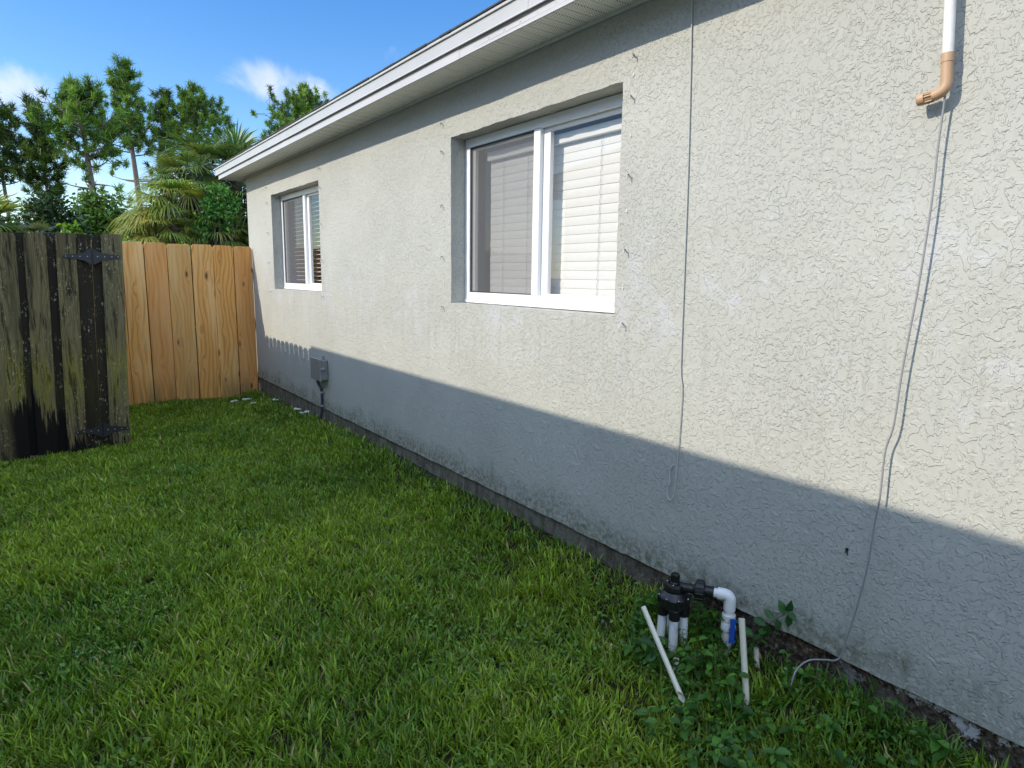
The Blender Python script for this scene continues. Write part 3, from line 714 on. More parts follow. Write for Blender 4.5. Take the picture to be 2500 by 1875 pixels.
picket(.428 - LE * 1.68, .577 - LE * 1.68, -.01, 1.803, 6.398, .018, .016, LE + .003).build('picket', M_WOLD, fp)
picket(.3665 - LE * 1.68, .47 - LE * 1.68, -.02, 1.795, 6.426, .016, .004, LE).build('back_board', M_WROT_SHADE, fp)
MB().box(.44, .535, 6.443, 6.535, -.3, 1.76, .004).build('post', M_WOLD, fp)

# side fence running back from the gate post to the new fence; its dog-eared tops throw the notched shadow
sf = tag(empty('fence', (.52, 7.3, 0)), 'short run of weathered boards behind the gate post, its tops notching the wall shadow', 'fence')
SX = .535; yy = 8.296
while yy > 6.56:
    wd = .140; zt = 1.813 + random.uniform(-.007, .007); ear = .026
    pr = [(yy - wd, -.02), (yy, -.02), (yy, zt - ear), (yy - ear, zt), (yy - wd + ear, zt), (yy - wd, zt - ear)]
    vs = [(SX - .016, a, b) for a, b in pr] + [(SX, a, b) for a, b in pr]
    MB().add(vs, [tuple(range(6)), tuple(range(11, 5, -1))] + [(k, 6 + k, 6 + (k + 1) % 6, (k + 1) % 6) for k in range(6)]).build('picket', M_WOLD, sf)
    MB().box(SX - .034, SX - .017, yy - wd - .05, yy - wd + .05, -.02, 1.70 + random.uniform(0, .03)).build('back_board', M_WOLD, sf)  # backing strips added to keep sunlight out of the gaps between pickets
    yy -= wd + .012
for zz in (.3, 1.5): MB().box(SX - .075, SX - .035, 6.56, 8.28, zz - .045, zz + .045).build('rail', M_WOLD, sf)
# the neighbouring house; its eave throws the long straight shadow edge along the wall and over the lawn
nh = tag(empty('neighbour_house', (-1.1, 0, 0)), 'pale neighbouring house whose eave shades the lawn and the lower wall', 'house')
NX, NY, NZ = -.70, 7.0, 2.627
M_NW = plain('pale neighbour stucco', (.62, .62, .58), .7, .05, 8)
mb = MB(); mb.box(-9, NX - .42, YN, NY - .30, -.2, NZ + .01); mb.add([(-9, NY - .3, NZ), (NX - .42, NY - .3, NZ), (-4.9, NY - .3, 4.3)], [(0, 1, 2)])
mb.build('wall', M_NW, nh)
mb = MB()
vs = [(NX - .01, YN, NZ), (-4.9, YN, NZ + 1.72), (-9.4, YN, NZ), (NX - .01, NY, NZ), (-4.9, NY, NZ + 1.72), (-9.4, NY, NZ)]
vs += [(a, b, c + .03) for a, b, c in vs]
mb.add(vs, [(0, 3, 4, 1), (1, 4, 5, 2), (6, 7, 10, 9), (7, 8, 11, 10), (3, 9, 10, 4), (4, 10, 11, 5), (0, 1, 7, 6), (1, 2, 8, 7)]); mb.build('roof', M_SHING, nh)
MB().box(NX - .02, NX, YN, NY, NZ - .13, NZ + .032).build('fascia', M_FASC, nh)
MB().box(NX - .42, NX - .021, YN, NY, NZ - .12, NZ - .11).build('soffit', M_TRIM, nh)

# ------------------------------------------------------------------ fast leaf meshes (numpy)
def leafmesh(name, verts, quads_per, cols, material, nper, faces_tpl, parent=None):
    """verts (N, nper, 3); faces_tpl list of index tuples (all same length)"""
    N = verts.shape[0]; me = bpy.data.meshes.new(name)
    k = len(faces_tpl[0]); F = len(faces_tpl)
    me.vertices.add(N * nper); me.vertices.foreach_set('co', verts.reshape(-1).astype(np.float32))
    tpl = np.array(faces_tpl)
    idx = (tpl[None] + (np.arange(N) * nper)[:, None, None]).reshape(-1)
    me.loops.add(N * F * k); me.loops.foreach_set('vertex_index', idx.astype(np.int32))
    me.polygons.add(N * F); me.polygons.foreach_set('loop_start', (np.arange(N * F) * k).astype(np.int32))
    me.update(calc_edges=True)
    ca = me.color_attributes.new('Col', 'FLOAT_COLOR', 'POINT')
    c4 = np.ones((N, nper, 4), np.float32); c4[:, :, :3] = cols[:, None, :] if cols.ndim == 2 else cols
    ca.data.foreach_set('color', c4.reshape(-1))
    me.polygons.foreach_set('use_smooth', np.ones(N * F, bool))
    me.materials.append(material); me.validate()
    o = bpy.data.objects.new(name, me); COL.objects.link(o)
    if parent: o.parent = parent; o.matrix_parent_inverse = parent_world(parent).inverted()
    return o
def nrm(v): return v / np.maximum(np.linalg.norm(v, axis=-1, keepdims=True), 1e-9)
def hue(n, c0, c1, c2=None, p2=0., jit=.15, key=None):
    t = (RNG.random(n) if key is None else np.clip(key + RNG.normal(0, .2, n), 0, 1))[:, None]
    c = np.array(c0) * (1 - t) + np.array(c1) * t
    if c2 is not None:
        m = RNG.random(n) < p2; c[m] = np.array(c2) * (.7 + .6 * RNG.random((m.sum(), 1)))
    return np.clip(c * (1 + RNG.normal(0, jit, (n, 1))), .003, 1)
def vnoise(x, y, s, seed=0.):
    r = np.zeros_like(x)
    for k, (a, b, c) in enumerate([(1, .3, 0), (-.4, 1.1, 2), (.8, -.9, 4), (1.7, .6, 1), (-1.1, 1.9, 5)]):
        r += np.sin((x * a + y * b) * s * (1 + .35 * k) + c + seed + 1.7 * np.sin((y * a - x * b) * s * .6 + seed * 2 + k)) / (1 + .4 * k)
    return r / 3.2
# ------------------------------------------------------------------ lawn
def lawn():
    n = 300000
    u = RNG.random(n * 2); yy = .2 + 8.15 * u ** 1.25; xx = -.7 + 2.79 * RNG.random(n * 2)
    per = 13; cx_ = np.repeat(xx[::per], per)[:n * 2]; cy_ = np.repeat(yy[::per], per)[:n * 2]
    ox, oy = RNG.normal(0, .013, n * 2), RNG.normal(0, .013, n * 2); xx, yy = cx_ + ox, cy_ + oy; caz = np.arctan2(oy, ox)
    lim = np.where(yy < 6.3, -.48, -.1)
    keep = (xx > lim) & (yy > .2) & (yy < 8.28) & (xx < 2.085)
    lump = vnoise(xx, yy, 5.5, .3); fine = vnoise(xx, yy, 17, 1.3)
    wallgap = np.clip((2.075 - xx) / .22, 0, 1)
    dens = np.clip(.82 + .35 * lump + .25 * fine, .25, 1) * np.where(yy > 1.9, .12 + .88 * wallgap, .35 + .65 * wallgap)
    dens *= 1 - .75 * np.exp(-(((xx - 1.62) / .13) ** 2 + ((yy - 1.52) / .13) ** 2))
    keep &= RNG.random(n * 2) < dens
    xx, yy, caz = xx[keep][:n], yy[keep][:n], caz[keep][:n]; N = len(xx)
    lump = vnoise(xx, yy, 5.5, .3); pat = vnoise(xx, yy, 2.1, 4.); pl = vnoise(xx, yy, 9, 7.)
    zz = gz(xx, yy)
    az = caz + RNG.normal(0, .7, N)
    H = (.028 + .042 * RNG.random(N) ** 1.3) * (1 + .22 * lump + .15 * pl)
    tall = RNG.random(N) < .03; H[tall] *= 1.4
    lean = .15 + .85 * RNG.random(N); bend = RNG.random(N) * .8
    Wd = (.0015 + .0022 * RNG.random(N)) * np.clip(.85 + yy * .10, 1, 1.6)
    d = np.stack([np.cos(az), np.sin(az), 0 * az], 1); sd_ = np.stack([-np.sin(az + RNG.normal(0, .5, N)), np.cos(az + RNG.normal(0, .5, N)), 0 * az], 1)
    b = np.stack([xx, yy, zz], 1); up = np.array([0, 0, 1.])
    V = np.zeros((N, 7, 3))
    for k, (t, wf) in enumerate([(0, .8), (.38, 1.), (.72, .8)]):
        c = b + d * (H * lean * (t ** 1.4))[:, None] + up * (H * (t - .35 * bend * t * t))[:, None]
        V[:, 2 * k] = c - sd_ * (Wd * wf)[:, None]; V[:, 2 * k + 1] = c + sd_ * (Wd * wf)[:, None]
    V[:, 6] = b + d * (H * lean)[:, None] + up * (H * (1 - .45 * bend))[:, None]
    key = np.clip(.45 + .38 * pat + .2 * lump, 0, 1)
    col = hue(N, (.070, .175, .016), (.31, .43, .035), (.36, .31, .13), .05, .30, key)
    tri = [(0, 1, 3), (0, 3, 2), (2, 3, 5), (2, 5, 4), (4, 5, 6)]
    o = leafmesh('grass', V, 0, col, M_GRASS, 7, tri)
    tag(o, 'thick uneven green lawn grass between the house wall and fences', 'grass', kind='stuff')
lawn()
def leaves_at(base, dirs, nor, L, Wd, fold=.25):
    """oval pointed leaves; returns (N, 8, 3)"""
    N = len(base); s = nrm(np.cross(dirs, nor)); u = nrm(np.cross(s, dirs))
    V = np.zeros((N, 8, 3)); L = L[:, None]; Wd = Wd[:, None]
    V[:, 0] = base
    V[:, 1] = base + dirs * L * .30 - s * Wd * .46 + u * Wd * fold; V[:, 2] = base + dirs * L * .32 ; V[:, 3] = base + dirs * L * .30 + s * Wd * .46 + u * Wd * fold
    V[:, 4] = base + dirs * L * .66 - s * Wd * .40 + u * (Wd * fold * .9 - L * .05); V[:, 5] = base + dirs * L * .66 - u * L * .05; V[:, 6] = base + dirs * L * .66 + s * Wd * .40 + u * (Wd * fold * .9 - L * .05)
    V[:, 7] = base + dirs * L - u * L * .16
    return V
LT = [(0, 2, 1), (0, 3, 2), (1, 2, 4), (2, 5, 4), (2, 3, 5), (3, 6, 5), (4, 5, 7), (5, 6, 7)]
def clover():
    N0 = 26000
    xx = -.5 + 2.55 * RNG.random(N0); yy = .4 + 5.5 * RNG.random(N0) ** 1.3
    m = vnoise(xx, yy, 4.2, 11.) + .35 * (xx > 1.2) * (yy < 3) + .5 * ((yy < 2.0) & (xx < 1.6) ) * (vnoise(xx, yy, 7, 2) > 0) > .34
    xx, yy = xx[m], yy[m]; N = len(xx)
    zz = gz(xx, yy) + .012 + .03 * RNG.random(N); az = RNG.random(N) * 6.283
    d = nrm(np.stack([np.cos(az), np.sin(az), RNG.normal(.1, .35, N)], 1)); no = nrm(np.stack([RNG.normal(0, .35, N), RNG.normal(0, .35, N), np.ones(N)], 1))
    L = .012 + .012 * RNG.random(N); V = leaves_at(np.stack([xx, yy, zz], 1), d, no, L, L * .75)
    o = leafmesh('ground_cover', V, 0, hue(N, (.065, .17, .025), (.16, .30, .045), None, 0, .2), M_LEAF, 8, LT)
    tag(o, 'low patches of small round weed leaves mixed into the lawn', 'weeds', kind='stuff')
clover()
def weeds(name, regions, label, cat, kind, col0=(.022, .085, .014), col1=(.10, .25, .03), size=.03):
    Vs = []; stems = MB()
    for (x, y, h, lean, nl, sz) in regions:
        z0 = float(gz(x, y)); az = random.random() * 6.28; top = Vector((x + math.cos(az) * lean, y + math.sin(az) * lean, z0 + h))
        top.x = min(top.x, 2.07); b = Vector((x, y, z0 - .01)); mid = (b + top) / 2 + Vector((0, 0, h * .12))
        P = smooth_path([b, mid, top], 4); stems.tube(P, .0013, 5, False)
        for k in range(nl):
            t = .25 + .75 * (k / max(1, nl - 1)); p = P[min(len(P) - 1, int(t * (len(P) - 1)))]
            for s in (0, math.pi):
                a = az + k * 1.57 + s + random.uniform(-.4, .4)
                dv = Vector((math.cos(a), math.sin(a), random.uniform(-.15, .45))).normalized()
                if p.x + dv.x * sz > 2.085: dv.x = -abs(dv.x)
                Vs.append((p, dv, Vector((random.gauss(0, .25), random.gauss(0, .25), 1)).normalized(), sz * random.uniform(.7, 1.25) * (1.1 - .3 * t)))
    b = np.array([v[0][:] for v in Vs]); d = np.array([v[1][:] for v in Vs]); no = np.array([v[2][:] for v in Vs]); L = np.array([v[3] for v in Vs])
    V = leaves_at(b, d, no, L, L * .62)
    root = empty(name, tuple(b.mean(0) * [1, 1, 0]))
    leafmesh('leaves', V, 0, hue(len(b), col0, col1, None, 0, .18), M_LEAF, 8, LT, root)
    stems.build('stems', M_STEM, root)
    return tag(root, label, cat, None, kind)
reg = []
for k in range(300):
    y = random.uniform(.62, 1.78); xmin = 1.62 + .12 * math.sin(y * 5) + max(0, (1.15 - y)) * .35
    x = random.uniform(xmin, 2.07) if random.random() < .8 else random.uniform(xmin - .12, xmin + .1)
    if (x - 2.0) ** 2 + (y - 1.22) ** 2 < .075 ** 2 and x < 2.05: continue
    if (x - AX) ** 2 + (y - AY) ** 2 < .068 ** 2 or (x < 1.78 and y > 1.42): continue
    if y < .98 and random.random() < .55: continue
    hmax = .17 if (1.2 < y < 1.62 and x > 1.8) else .09
    reg.append((x, y, random.uniform(.035, hmax), random.uniform(.01, .06), random.randint(2, 4), random.choice((.022, .03, .04, .052))))
weeds('weed_patch', reg, 'tangle of broad leafed green weeds round the sprinkler valve and pipes', 'weeds', 'stuff')
def sprig(name, pts, lv, label, sz):
    root = empty(name, pts[0]); MB().tube(smooth_path(pts, 5), .0016, 6).build('stem', M_STEM, root)
    b = np.array([l[0] for l in lv]); d = nrm(np.array([l[1] for l in lv])); no = nrm(np.array([l[2] for l in lv])); L = np.array([l[3] for l in lv])
    leafmesh('leaves', leaves_at(b, d, no, L, L * .58), 0, hue(len(b), (.018, .07, .016), (.04, .12, .022), None, 0, .15), M_LEAF, 8, LT, root)
    tag(root, label, 'plant')
T0 = (-.5, -.6, .45)
sprig('climbing_weed', [(2.06, 1.34, .08), (2.062, 1.30, .20), (2.062, 1.25, .27), (2.065, 1.21, .315), (2.07, 1.185, .345)], [
    ((2.062, 1.31, .19), (-.1, .8, .3), T0, .055), ((2.062, 1.30, .20), (-.2, -.7, .5), T0, .05), ((2.062, 1.262, .255), (0, .9, .12), T0, .058),
    ((2.062, 1.255, .262), (-.1, .1, -.9), T0, .052), ((2.064, 1.235, .29), (-.05, .55, .35), T0, .05), ((2.064, 1.225, .30), (-.1, -.3, -.8), T0, .045),
    ((2.066, 1.20, .325), (-.05, .35, .9), T0, .055), ((2.068, 1.19, .34), (-.05, -.3, .9), T0, .05), ((2.068, 1.188, .34), (-.1, -.75, -.25), T0, .045), ((2.068, 1.186, .335), (-.1, -.2, -.9), T0, .05)],
    'single leafy weed stem climbing the wall right of the white elbow', .05)
sprig('leafy_weed', [(1.73, 1.44, .06), (1.735, 1.47, .12), (1.725, 1.50, .175)], [
    ((1.725, 1.50, .175), (-.4, .8, .2), (-.4, -.5, .8), .055), ((1.725, 1.50, .175), (.6, -.3, .45), (-.4, -.5, .8), .055), ((1.726, 1.495, .17), (-.4, .2, -.8), (-.6, -.6, .4), .055),
    ((1.73, 1.48, .14), (.5, -.5, -.3), (-.4, -.5, .8), .05), ((1.73, 1.48, .14), (-.7, .5, -.35), (-.4, -.5, .8), .05), ((1.735, 1.465, .11), (.8, -.2, .1), (-.4, -.5, .8), .048)],
    'broad leafed weed growing against the leaning cream pipe', .05)
def tuft(name, items, label, c0=(.05, .13, .02), c1=(.14, .27, .04)):
    V = []
    for (x, y, n, h, sp) in items:
        for k in range(n):
            a = random.random() * 6.28; hh = h * random.uniform(.5, 1.1); l = sp * random.uniform(.3, 1.1); z0 = float(gz(x, y)) - .005; wdt = random.uniform(.0016, .0034)
            bx_, by_ = x + random.gauss(0, .012), y + random.gauss(0, .012); row = []
            s = Vector((-math.sin(a), math.cos(a), 0)) * wdt
            for t, wf in ((0, .8), (.4, 1), (.75, .8)):
                c = Vector((min(2.09, bx_ + math.cos(a) * l * t ** 1.6), by_ + math.sin(a) * l * t ** 1.6, z0 + hh * (t - .3 * t * t * (l / h))))
                row += [c - s * wf, c + s * wf]
            row.append(Vector((min(2.09, bx_ + math.cos(a) * l), by_ + math.sin(a) * l, z0 + hh * (1 - .45 * (l / h))))); V.append([v[:] for v in row])
    V = np.array(V)
    o = leafmesh(name, V, 0, hue(len(V), c0, c1, (.2, .18, .09), .05, .2), M_GRASS, 7, [(0, 1, 3), (0, 3, 2), (2, 3, 5), (2, 5, 4), (4, 5, 6)])
    return tag(o, label, 'grass', kind='stuff')
its = [(random.uniform(1.98, 2.08), random.uniform(.45, 1.15), 9, random.uniform(.06, .14), .07) for k in range(34)]
its += [(random.uniform(1.75, 2.06), random.uniform(.9, 1.7), 7, random.uniform(.09, .16), .07) for k in range(22)]
its += [(random.uniform(1.97, 2.08), random.uniform(1.7, 7.8), random.randint(3, 9), random.uniform(.03, .11), .045) for k in range(170)]
tuft('tall_grass', its, 'taller coarse grass blades growing along the foot of the wall')
# debris by the wall
for k, (x, y, s, lb) in enumerate([(1.72, 7.90, .026, 'thin white scrap lying in the grass nearest the new fence'), (1.846, 7.83, .036, 'largest white crumpled scrap on the grass near the fence corner'), (1.85, 7.58, .022, 'small dull white scrap in front of the crumpled one'),
        (2.03, 7.35, .018, 'tiny white scrap close to the footing'), (2.045, 6.62, .022, 'white scrap on soil behind the bright slab by the conduit'), (2.03, 6.38, .032, 'flat bright white chip beside the dark conduit foot')]):
    m = MB(); z0 = float(gz(x, y)) + .040
    for q in range(4 if k in (1, 4) else 2):
        ox, oy = random.uniform(-s, s), random.uniform(-s, s); n = 7
        pts = [(x + ox + math.cos(a) * s * random.uniform(.5, 1.), y + oy + math.sin(a) * s * random.uniform(.4, .9), z0 + random.uniform(-.004, .006)) for a in [6.283 * i / n for i in range(n)]]
        top = [(a + random.uniform(-.002, .002), b, c + .010) for a, b, c in pts]
        m.add(pts + top, [tuple(range(n - 1, -1, -1)), tuple(range(n, 2 * n))] + [(i, (i + 1) % n, n + (i + 1) % n, n + i) for i in range(n)])
    tag(m.build('debris', M_SCRAP), lb, 'debris', 'white scraps by the wall foot')

# ------------------------------------------------------------------ trees and plants beyond the fence
def tufts_mesh(name, centers, axes, sizes, cols, parent, per=64, wid=.017):
    centers = np.array(centers); axes = nrm(np.array(axes)); sizes = np.array(sizes); N = len(centers)
    d = nrm(RNG.normal(0, 1, (N, per, 3)) * .8 + axes[:, None] * .6)
    Ln = sizes[:, None] * (.65 + .5 * RNG.random((N, per)))
    c = centers[:, None] + RNG.normal(0, .16, (N, per, 3)) * sizes[:, None, None] + axes[:, None] * (RNG.random((N, per, 1)) - .5) * sizes[:, None, None] * .9
    s = nrm(np.cross(d, RNG.normal(0, 1, (N, per, 3)))) * wid
    V = np.stack([c - s, c + s, c + d * Ln[..., None]], 2).reshape(-1, 3, 3)
    col = np.repeat(np.array(cols), per, 0) * (1 + RNG.normal(0, .18, (N * per, 1)))
    return leafmesh(name, V, 0, np.clip(col, .003, 1), M_NEED, 3, [(0, 1, 2)], parent)
def pine(x, y, h, cb, rad, seed, label, nbr=34, lean=0., dark=False, tr=.13, shape='round', dead=5):
    rn = random.Random(seed); root = empty('pine_tree', (x, y, 0)); tk = MB()
    ph = rn.random() * 6
    def tp(t): return Vector((x + lean * t + .18 * math.sin(t * 4 + ph) * t, y, h * t))
    P = [tp(k / 12) for k in range(13)]; tk.tube(P, [tr * (1 - .85 * k / 12) + .015 for k in range(13)], 9, False)
    cs, ax, sz, co = [], [], [], []
    for i in range(nbr + dead):
        isd = i >= nbr
        t = (cb + (1 - cb) * ((i + rn.random()) / nbr) ** .9) if not isd else cb * rn.uniform(.55, 1.)
        t = min(t, .985); u = (t - cb) / (1 - cb) if not isd else 0
        if shape == 'round': rr = rad * (math.sin(math.pi * min(1, max(.0, .18 + .80 * u))) ** .7) * rn.uniform(.65, 1.1)
        else: rr = rad * (1 - u * .80) * rn.uniform(.5, 1.1)
        a = i * 2.4 + rn.uniform(-.5, .5); rise = rn.uniform(.35, .75) * rr if not isd else rn.uniform(-.1, .3) * rr
        p0 = tp(t * (.95 if not isd else 1)); out = Vector((math.cos(a), math.sin(a), 0)); p2 = p0 + out * rr + Vector((0, 0, rise)); p1 = p0 + out * rr * .55 + Vector((0, 0, rise * .3))
        br = smooth_path([p0, p1, p2], 4); tk.tube(br, [.035 * (1 - .75 * k / (len(br) - 1)) * (.6 + .6 * tr / .13) * .7 for k in range(len(br))], 5, False)
        nt = 5 + int(rr * 4.6) if not isd else rn.randint(0, 2)
        for q in range(nt):
            f = rn.uniform(.35, 1.) if q else 1.; pb = br[min(len(br) - 1, int(f * (len(br) - 1)))]
            off = Vector((rn.gauss(0, .22), rn.gauss(0, .22), rn.gauss(.08, .18))) * (.5 + rr * .45)
            pe = pb + off; tk.tube([pb, pe], [.012, .006], 4, False)
            cs.append(pe[:]); ax.append((out * .5 + Vector((rn.gauss(0, .3), rn.gauss(0, .3), 1.))).normalized()[:]); sz.append(rn.uniform(.17, .27))
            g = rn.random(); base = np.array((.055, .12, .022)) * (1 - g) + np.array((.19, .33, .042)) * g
            if dark: base = base * .45  # shadow on these pines is put into the needle colour
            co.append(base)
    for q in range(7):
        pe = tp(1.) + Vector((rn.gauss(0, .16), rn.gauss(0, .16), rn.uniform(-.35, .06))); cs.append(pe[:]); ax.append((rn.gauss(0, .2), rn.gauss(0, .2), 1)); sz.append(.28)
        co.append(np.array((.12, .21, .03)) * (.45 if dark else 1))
    tk.build('trunk', M_BARK, root); tufts_mesh('crown', cs, ax, sz, co, root)
    tag(root, label, 'tree', 'pines behind the fences'); return root
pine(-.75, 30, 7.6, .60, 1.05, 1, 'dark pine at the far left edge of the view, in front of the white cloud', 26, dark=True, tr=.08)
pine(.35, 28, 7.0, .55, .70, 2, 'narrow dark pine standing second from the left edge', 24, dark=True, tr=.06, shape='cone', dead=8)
pine(1.75, 26, 7.35, .68, 1.2, 3, 'broad round topped pine with the thickest straight trunk', 24, lean=-.08, tr=.16, dead=11)
pine(3.75, 32, 9.85, .66, 1.35, 4, 'tallest bright pine rising highest above the old gate', 27, lean=-.18, tr=.15, shape='cone', dead=12)
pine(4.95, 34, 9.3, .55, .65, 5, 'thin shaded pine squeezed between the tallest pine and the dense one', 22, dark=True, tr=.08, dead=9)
pine(6.05, 33, 9.5, .68, 1.4, 6, 'dense dome shaped pine behind the palm fronds', 34, tr=.12)
pine(10.8, 32, 10.0, .6, 1.9, 8, 'pine whose crown peeks over the roof edge', 44, tr=.14)
def bush(name, blobs, n, ls, c0, c1, label, cat='bush', trunk=None, group=None):
    root = empty(name, (blobs[0][0], blobs[0][1], 0)); B = []; 
    tot = sum(b[3] * b[4] * b[5] for b in blobs)
    for (x, y, z, rx, ry, rz_) in [(b[0], b[1], b[2], b[3], b[4], b[5]) for b in blobs]:
        m = max(30, int(n * rx * ry * rz_ / tot)); k = max(6, m // 26)
        cc = nrm(RNG.normal(0, 1, (k, 3))) * (RNG.random((k, 1)) ** .4) * .92
        pts = cc[RNG.integers(0, k, m)] + RNG.normal(0, .14, (m, 3))
        B.append(pts * [rx, ry, rz_] + [x, y, z])
    B = np.concatenate(B); N = len(B)
    d = nrm(RNG.normal(0, 1, (N, 3))); no = nrm(RNG.normal(0, .8, (N, 3)) + [0, 0, .8]); L = ls * (.6 + .8 * RNG.random(N))
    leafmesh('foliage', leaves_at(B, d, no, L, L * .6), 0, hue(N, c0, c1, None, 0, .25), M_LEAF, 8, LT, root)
    tk = MB()
    for b in blobs:
        bx_ = blobs[0][0] + (b[0] - blobs[0][0]) * .3
        tk.tube(smooth_path([(bx_, blobs[0][1], -.05), ((bx_ + b[0]) / 2, b[1], b[2] * .5), (b[0], b[1], b[2] + b[5] * .5)], 4), [.05, .045, .04, .04, .035, .03, .02, .02, .012], 6, False)
    tk.build('branches', M_BARK, root)
    return tag(root, label, cat, group)
bush('oak_tree', [(.35, 20, 2.5, .7, .6, .85), (.75, 20.3, 2.1, .6, .6, .9), (-.1, 20.2, 2.0, .5, .5, .9), (.15, 19.8, 1.3, .9, .6, .9), (-.9, 20.2, 1.9, .6, .5, .9)], 12000, .11, (.014, .034, .010), (.035, .075, .016), 'dark oak behind the old gate left of the thick pine trunk', 'tree')
bush('broadleaf_tree', [(1.7, 24, 2.9, .8, .7, 1.0), (1.2, 24.5, 2.4, .6, .6, .9), (2.6, 24.3, 2.4, .7, .6, .9), (2.2, 24, 1.4, 1.1, .7, 1.)], 13000, .13, (.05, .11, .02), (.14, .24, .035), 'mid green leafy tree directly behind the thick pine trunk', 'tree')
bush('broadleaf_tree', [(3.3, 25, 2.3, .8, .7, .9), (4.2, 25, 2.7, .9, .7, 1.1), (3.7, 25, 1.2, 1.2, .7, 1.), (5.0, 25, 2.2, .8, .7, 1.4)], 12000, .13, (.025, .065, .016), (.07, .14, .028), 'dark green leafy tree right of the thick pine trunk', 'tree')
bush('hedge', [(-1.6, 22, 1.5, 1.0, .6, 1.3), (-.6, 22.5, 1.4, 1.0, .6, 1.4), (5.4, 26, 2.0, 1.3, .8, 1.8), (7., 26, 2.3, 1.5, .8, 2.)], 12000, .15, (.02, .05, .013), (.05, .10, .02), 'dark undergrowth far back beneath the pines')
bush('sapling', [(.30, 10, 1.98, .055, .05, .14), (.31, 10, 1.86, .08, .06, .12)], 260, .055, (.09, .20, .02), (.19, .34, .04), 'bright green sapling tip above the old gate, nearer the palmetto', 'plant', group='saplings above the gate')
bush('sapling', [(.42, 10, 1.97, .055, .05, .15), (.50, 10, 1.90, .07, .06, .09)], 260, .055, (.09, .20, .02), (.19, .34, .04), 'bright green sapling tip above the old gate, nearer the thick pine trunk', 'plant', group='saplings above the gate')
bush('fern', [(.90, 9.3, 1.76, .13, .12, .14), (1.02, 9.3, 1.70, .10, .1, .12), (1.30, 9.2, 1.74, .16, .12, .10), (1.52, 9.2, 1.74, .17, .12, .11), (1.7, 9.2, 1.66, .15, .1, .10)], 1900, .05, (.075, .17, .016), (.20, .31, .035), 'bright yellow green fern tops poking over the new fence')
bush('vine', [(2.72, 12.9, 2.86, .22, .15, .20), (2.62, 12.9, 2.60, .22, .15, .22), (2.80, 12.9, 2.45, .2, .15, .25), (2.42, 12.9, 2.25, .14, .12, .35), (2.95, 12.9, 2.7, .12, .1, .18)], 2600, .065, (.05, .17, .03), (.17, .36, .06), 'light green vine climbing over the right hand palm fronds', 'vine')
bush('shrub', [(-.45, 11.5, 1.85, .45, .3, .40), (-.1, 11.2, 1.7, .35, .3, .30)], 1500, .07, (.05, .12, .02), (.15, .24, .03), 'yellow green shrub below the left palm fronds')
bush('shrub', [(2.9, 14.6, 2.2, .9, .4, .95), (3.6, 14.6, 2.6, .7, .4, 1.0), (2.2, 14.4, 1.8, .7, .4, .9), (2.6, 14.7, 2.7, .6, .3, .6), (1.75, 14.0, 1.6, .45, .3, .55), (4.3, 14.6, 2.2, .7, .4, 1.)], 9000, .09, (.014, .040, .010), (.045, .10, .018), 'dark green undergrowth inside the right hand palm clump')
def fan(rows, cols, base, dirv, size, droop, c, rn, spread=2.5, n=26, wd=.016):
    """one palmetto fan: leaflets radiate from the petiole tip"""
    d = Vector(dirv).normalized(); s = d.cross(Vector((0, 0, 1)))
    s = s.normalized() if s.length > .05 else Vector((1, 0, 0)); u = s.cross(d)
    for k in range(n):
        a = spread * (k / (n - 1) - .5) + rn.uniform(-.04, .04)
        ld = (d * math.cos(a) + s * math.sin(a) + u * (.22 * abs(math.sin(a)) + rn.uniform(-.06, .06))).normalized(); L = size * (1 - .25 * abs(a) / (spread / 2)) * rn.uniform(.85, 1.08)
        side = ld.cross(u).normalized() * wd; p = Vector(base); row = []
        for j, (t, wf) in enumerate(((0, .35), (.35, 1.), (.7, .75), (1., 0))):
            q = p + ld * L * t + Vector((0, 0, -droop * L * t ** 2.4))
            row += [q - side * wf, q + side * wf] if j < 3 else [q]
        rows.append([v[:] for v in row]); cols.append([max(.004, x * rn.uniform(.8, 1.2)) for x in c])
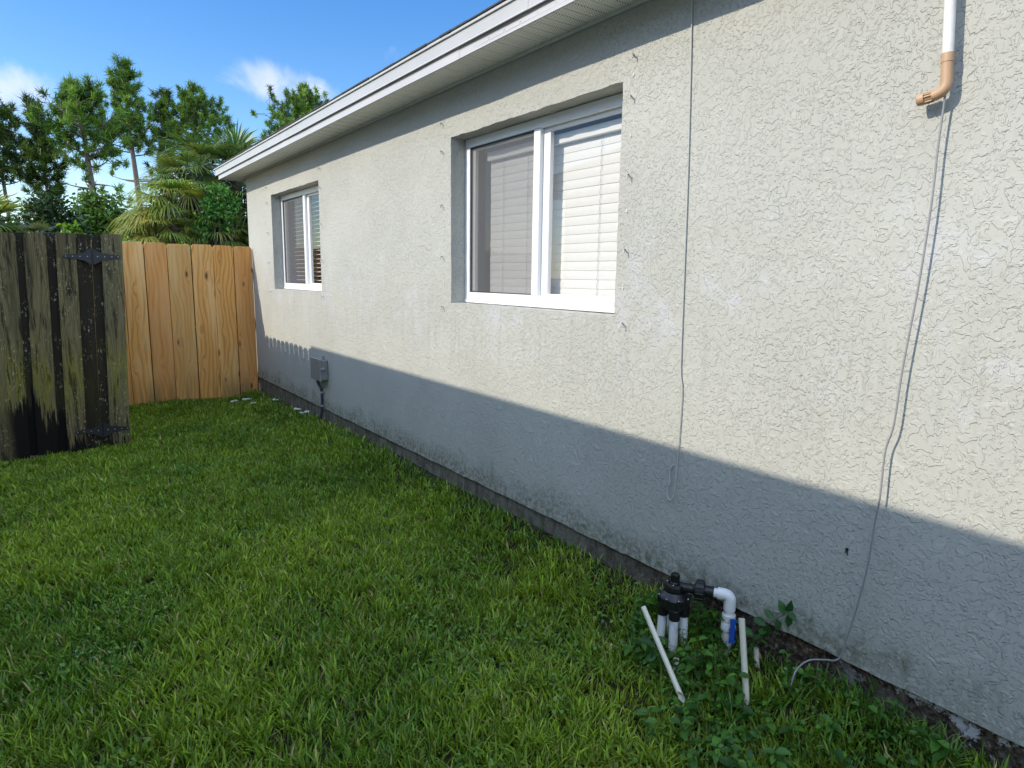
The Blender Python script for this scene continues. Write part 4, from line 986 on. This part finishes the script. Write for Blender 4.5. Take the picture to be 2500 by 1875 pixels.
def palm(name, x, y, zh, nf, size, pet, droop, cols_, seed, label, th_rng=(-.5, 1.3), trunk=.14, az_c=None, az_s=3.14, n=26, wd=.016):
    rn = random.Random(seed); root = empty(name, (x, y, 0)); rows, cols = [], []; st = MB()
    for k in range(nf):
        th = th_rng[0] + (th_rng[1] - th_rng[0]) * ((k + .5) / nf); az = k * 2.4 if az_c is None else az_c + rn.uniform(-az_s, az_s)
        dv = Vector((math.cos(az) * math.cos(th), math.sin(az) * math.cos(th), math.sin(th)))
        L = pet * rn.uniform(.8, 1.15); tip = Vector((x, y, zh)) + dv * L + Vector((0, 0, -.10 * L))
        st.tube(smooth_path([(x, y, zh), Vector((x, y, zh)) + dv * L * .5, tip], 3), .012, 5, False)
        c0, c1 = cols_; g = min(1, max(0, (th - th_rng[0]) / (th_rng[1] - th_rng[0]) + rn.gauss(0, .2)))
        c = [a * (1 - g) + b * g for a, b in zip(c0, c1)]
        fan(rows, cols, tip, dv + Vector((0, 0, -.15)), size * rn.uniform(.85, 1.1), droop, c, rn, n=n, wd=wd)
    V = np.array(rows); leafmesh('fronds', V, 0, np.array(cols), M_PALM, 7, [(0, 1, 3), (0, 3, 2), (2, 3, 5), (2, 5, 4), (4, 5, 6)], root)
    st.build('stalks', M_STEM, root)
    MB().tube([(x, y, -.1), (x, y, zh * .5), (x, y, zh + .05)], [trunk, trunk * .9, trunk * .8], 12).build('trunk', M_BARK, root)
    return tag(root, label, 'palm')
palm('palm_tree', 2.72, 14.3, 3.50, 22, .80, .42, .40, ((.13, .18, .05), (.09, .16, .05)), 21, 'grey green fan palm with spread fans just left of the roof corner', (-.5, 1.1), .12)
palm('palm_tree', 3.45, 14.6, 3.55, 18, .85, .40, .28, ((.08, .13, .045), (.10, .18, .06)), 27, 'fan palm with the highest upright fans, partly behind the roof corner', (-.3, 1.5), .12)
palm('palm_tree', 2.05, 13.4, 2.62, 34, .62, .48, .62, ((.32, .30, .06), (.20, .28, .045)), 22, 'golden drooping fan palm above the new fence', (-.75, .95), .10, az_c=3.3, az_s=2.2, n=26, wd=.012)
palm('palm_tree', 1.72, 13.1, 2.12, 22, .55, .40, .55, ((.30, .29, .06), (.18, .26, .045)), 31, 'low golden fan palm leftmost of the clump above the new fence', (-.5, 1.0), .08, n=24, wd=.011)
palm('palm_tree', 2.35, 14.0, 3.15, 26, .60, .42, .5, ((.20, .22, .06), (.14, .22, .06)), 32, 'mid green fan palm rising behind the golden one', (-.6, 1.2), .1, n=24, wd=.012)
palm('palm_tree', 2.75, 13.3, 2.10, 26, .62, .40, .55, ((.26, .25, .06), (.15, .22, .045)), 23, 'low yellowish fan palm under the climbing vine', (-.6, 1.), .10, n=24, wd=.012)
palm('palm_tree', 3.65, 13.6, 2.65, 18, .80, .45, .6, ((.06, .10, .03), (.09, .15, .04)), 24, 'dark fan palm beside the house corner', (-.6, 1.2), .1)
palm('palm_tree', -.42, 11, 2.12, 18, .42, .20, .25, ((.10, .16, .045), (.22, .28, .08)), 25, 'stiff fan palm at the left edge above the old gate', (-.3, 1.3), .07, n=20, wd=.013)
palm('palmetto', .03, 10.5, 1.93, 12, .24, .10, .35, ((.05, .075, .04), (.10, .13, .06)), 26, 'small greyish palmetto just above the old gate', (-.2, 1.2), .05, n=18, wd=.007)
print('scene built')
